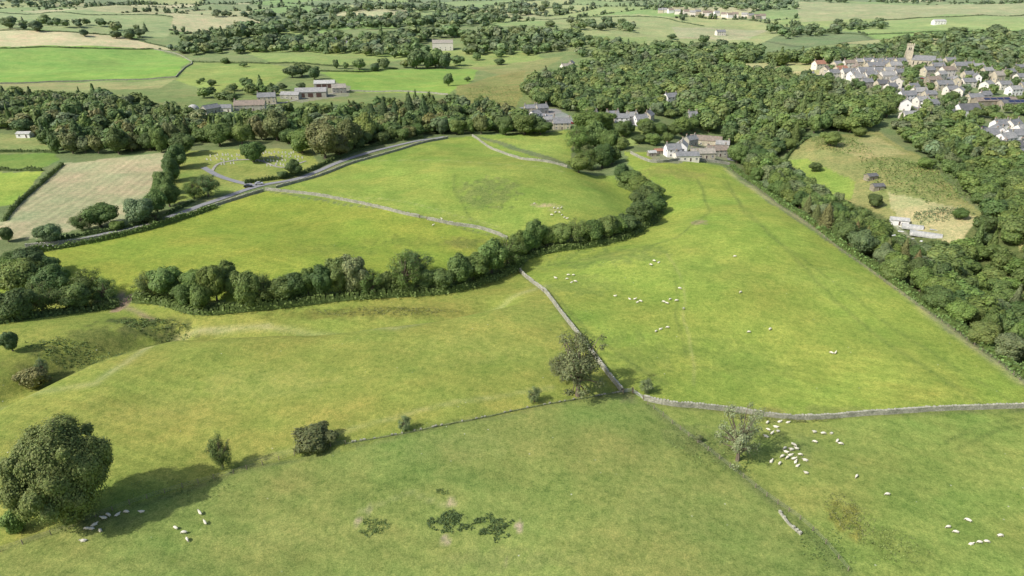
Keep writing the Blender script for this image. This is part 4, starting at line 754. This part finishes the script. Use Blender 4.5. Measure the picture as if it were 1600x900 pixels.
# ------------------------------------------------------------------ sheep
def wool():
    m,nt,o=newmat('wool'); a=nt.nodes.new('ShaderNodeAttribute'); a.attribute_name='Col'; tc=nt.nodes.new('ShaderNodeTexCoord').outputs['Object']; n=noise(nt,tc,9,5)
    princ(nt,o,mix(nt,a.outputs['Color'],ramp(nt,n,[(.35,(.82,.8,.76)),(.65,(1.08,1.08,1.06))])),.95,bump(nt,n,.6,.04),.1); return m
M['wool']=wool()
def sheep_mesh(pose):
    b=[(-.45,0,.66,.25),(-.12,0,.64,.31),(.28,0,.66,.26)]
    if pose=='grazing': n=[(.52,0,.62,.15),(.66,0,.40,.11),(.74,0,.22,.085),(.80,0,.08,.05)]
    elif pose=='standing': n=[(.50,0,.80,.16),(.60,0,.98,.12),(.74,0,1.00,.09),(.88,0,.93,.055)]
    else: n=[(.48,0,.78,.15),(.60,0,.92,.11),(.74,0,.92,.09),(.87,0,.86,.055)]
    v=b+n; e=[(i,i+1) for i in range(6)]
    hd=5
    for s in (-1,1): v.append((v[hd][0]-.05,s*.14,v[hd][2]+.04,.025)); e.append((hd,len(v)-1))
    v.append((-.68,0,.62,.06)); e.append((0,len(v)-1)); v.append((-.74,0,.44,.035)); e.append((len(v)-2,len(v)-1))
    for s in (-1,1):
        ch=[(.30,s*.14,.46,.085),(.31,s*.14,.28,.045),(.31,s*.14,.02,.034)] if pose!='lying' else [(.36,s*.17,.50,.08),(.52,s*.17,.44,.05),(.36,s*.17,.37,.035)]
        p=2
        for c in ch: v.append(c); e.append((p,len(v)-1)); p=len(v)-1
        ch=[(-.40,s*.15,.46,.11),(-.54,s*.15,.30,.05),(-.50,s*.15,.02,.034)] if pose!='lying' else [(-.30,s*.24,.46,.11),(-.12,s*.27,.42,.05),(-.34,s*.27,.37,.035)]
        p=0
        for c in ch: v.append(c); e.append((p,len(v)-1)); p=len(v)-1
    me=bpy.data.meshes.new('sheep_base'); me.from_pydata([q[:3] for q in v],e,[]); ob=link('sheep_tmp',me)
    ob.modifiers.new('s','SKIN'); 
    for i,q in enumerate(v): me.skin_vertices[0].data[i].radius=(q[3],q[3])
    me.skin_vertices[0].data[0].use_root=True
    sb=ob.modifiers.new('b','SUBSURF'); sb.levels=2
    dg=bpy.context.evaluated_depsgraph_get(); m2=bpy.data.meshes.new_from_object(ob.evaluated_get(dg)); bpy.data.objects.remove(ob)
    n_=len(m2.vertices); co=np.zeros(n_*3); m2.vertices.foreach_get('co',co); co=co.reshape(-1,3)
    if pose=='lying': co[:,2]-=.34
    m2.vertices.foreach_set('co',co.ravel()); z=co[:,2]+(.34 if pose=='lying' else 0)
    c=np.ones((n_,4)); c[:,:3]=(.74,.71,.61); head=co[:,0]>(.66 if pose!='grazing' else .68); c[head,:3]=(.45,.41,.35); leg=(z<.36)&(co[:,0]<.6); c[leg,:3]=(.30,.26,.20)
    a=m2.attributes.new('Col','FLOAT_COLOR','POINT'); a.data.foreach_set('color',c.astype(np.float32).ravel()); m2.materials.clear(); m2.materials.append(M['wool'])
    m2.polygons.foreach_set('use_smooth',np.ones(len(m2.polygons),bool)); return m2
SH={p:sheep_mesh(p) for p in ('grazing','standing','lying')}
def flock(place,pts,lie=.1):
    for px,py in pts:
        u=R.random(); pose='lying' if u<lie else ('standing' if u<lie+.2 else 'grazing')
        x,y,z=at(px,py); s=R.uniform(.78,.98); o=link('sheep',SH[pose],loc=(x,y,z+.03),rz=R.choice([0,math.pi])+R.uniform(-.9,.9),scale=(s,s,s))
        pend(o,place,'{o} sheep '+place+', white and '+pose,'sheep','sheep '+place,x,y,z)
flock('in the lower right corner flock',[(1481,825),(1493,833),(1512,815),(1517,851),(1530,849),(1541,848),(1562,839)])
flock('around the pale sparse tree',[(1199,662),(1218,660),(1231,661),(1200,673),(1215,676),(1197,683),(1272,677),(1286,679),(1299,678),(1273,692),(1308,691),(1313,695),(1240,697),(1244,703),(1205,722),(1218,726),(1228,707),(1235,712),(1230,717),(1240,719),(1250,712),(1258,720),(1243,723),(1212,668),(1226,702),(1259,741),(1222,715),(1246,729),(1206,679),(1236,705)],.4)
flock('straying right of that flock',[(1338,746),(1386,774)],0)
flock('by the massive corner tree',[(222,802),(198,802),(184,805),(170,807),(157,830),(143,827),(136,828),(131,846),(148,821),(163,812)],.5)
flock('in the lower left pasture',[(275,827),(288,834),(293,845),(313,804),(321,819)])
flock('left side of big pasture',[(868,436),(888,431),(896,431),(886,437),(893,442),(899,441)])
flock('in middle of big pasture',[(961,463),(984,468),(992,469),(1001,472),(1037,473),(1042,475),(1057,471),(1062,452),(1029,411),(1022,409),(1017,415),(1032,515),(1043,513),(1025,519),(1068,484),(996,474),(1047,469)])
flock('right side of big pasture',[(1157,458),(1148,402),(1170,520),(1203,516),(1299,553),(1305,553)])
flock('in the upper pasture',[(866,326),(872,327),(877,326),(874,333),(882,341),(835,319),(886,343),(862,337),(868,333),(878,337)])
flock('below the upper wall gate',[(677,353),(690,343)])
# ------------------------------------------------------------------ nettle patches, rushes
def patch(name,px,py,rx,ry,n,h,size,cname,label,cat):
    X,Y,Z=at(px,py); d=depth(X,Y,Z); wx=rx*d/F; wy=abs(at(px,py-ry)[1]-at(px,py+ry)[1])/2
    a=rng.uniform(0,2*math.pi,n); r=np.sqrt(rng.uniform(0,1,n)); r*= .6+.8*fbm(np.cos(a)*2.5+px,np.sin(a)*2.5+py,2)
    x=X+wx*r*np.cos(a); y=Y+wy*r*np.sin(a); kp=fbm(x/1.4+px,y/1.4,3)>.34+.12*r; x=x[kp];y=y[kp];n=len(x); z=H(x,y)+rng.uniform(0,1,n)*h*(.5+vn(x/1.2,y/1.2))
    nr=unit(n); nr[:,2]=abs(nr[:,2])+.6; nr/=np.linalg.norm(nr,axis=1)[:,None]
    q=leafquads(np.stack([x,y,z],1),nr,size); o=mk(name,q,M['leaf'],rng.uniform(.6,1.4,(n,1))*np.array(COL[cname])); tag(o,label,cat,kind='stuff')
patch('nettle_patch',700,816,32,19,2500,.4,.16,'deep green','dark green nettle patch in the foreground, left of the pair','nettles')
patch('nettle_patch',762,826,34,19,2600,.4,.16,'deep green','dark green nettle patch in the foreground, right of the pair','nettles')
patch('nettle_patch',580,823,26,15,1000,.3,.15,'dark green','smaller faint nettle patch left of the foreground pair','nettles')
patch('nettle_patch',692,768,12,5,180,.3,.14,'dark green','tiny weed patch above the foreground nettle pair','nettles')
patch('rushes',1328,805,34,34,900,.35,.15,'olive brown','brownish rush tussocks in the lower right field','rushes')
patch('rushes',1395,855,55,26,900,.3,.15,'yellow green','yellowish rush tussocks near the bottom right','rushes')
patch('bracken',235,508,66,14,2000,.5,.24,'dark green','rough bracken on the grassy bank at left','bracken')
patch('bracken',120,556,80,24,1800,.4,.24,'dark green','rough growth on the lower bank at left','bracken')
patch('rushes',600,486,120,7,1500,.35,.22,'olive brown','band of rough sedge in the hollow below the stream belt','rushes')
patch('weeds',1120,705,80,32,1000,.4,.18,'mid green','rough weeds beside the post fence below the wall','weeds')
patch('weeds',1290,860,44,34,700,.4,.16,'mid green','rough weeds along the fence at the bottom','weeds')
patch('weeds',1230,656,90,6,900,.5,.18,'olive brown','dry weeds along the foot of the long wall','weeds')
patch('weeds',270,768,110,20,500,.4,.17,'mid green','rough grass tufts along the lower left fence','weeds')
patch('weeds',900,505,50,40,500,.4,.18,'mid green','rough tufts along the central wall','weeds')
patch('scrub',1430,275,74,36,5200,1.6,.45,'mid green','bracken and scrub in the right clearing','scrub')
patch('scrub',1310,225,44,14,1800,1.4,.45,'mid green','low scrub along the top of the right clearing','scrub')
patch('scrub',1470,335,50,12,1400,1.2,.4,'grey green','scattered scrub above the polytunnel yard','scrub')
patch('scrub',765,155,50,26,2600,1.5,.5,'mid green','gorse scrub on the bank above the hamlet','scrub')
flush()
# ------------------------------------------------------------------ light, sky, camera
sd=Vector((-.88,-.48,0)).normalized(); EL=math.radians(43); S=Vector((sd.x*math.cos(EL),sd.y*math.cos(EL),math.sin(EL)))
w=bpy.data.worlds.new('World'); bpy.context.scene.world=w; w.use_nodes=True; nt=w.node_tree
bg=nt.nodes['Background']; sk=nt.nodes.new('ShaderNodeTexSky'); sk.sky_type='NISHITA'; sk.sun_disc=False; sk.sun_elevation=EL; sk.sun_rotation=math.atan2(sd.x,sd.y); sk.air_density=1.0; sk.dust_density=3.0
nt.links.new(sk.outputs[0],bg.inputs[0]); bg.inputs[1].default_value=.15
L=bpy.data.lights.new('sun','SUN'); L.energy=4.2; L.angle=math.radians(.5); L.color=(1,.95,.87); lo=bpy.data.objects.new('sun',L); C.objects.link(lo); lo.rotation_euler=(-S).to_track_quat('-Z','Y').to_euler()
cam=bpy.data.cameras.new('camera'); cam.lens=24; cam.sensor_width=36; cam.clip_end=20000; co=bpy.data.objects.new('camera',cam); C.objects.link(co); co.location=(0,0,CAMH); co.rotation_euler=(math.pi/2-P,0,0); bpy.context.scene.camera=co
sc=bpy.context.scene; sc.view_settings.view_transform='Standard'; sc.view_settings.look='None'; sc.view_settings.exposure=0
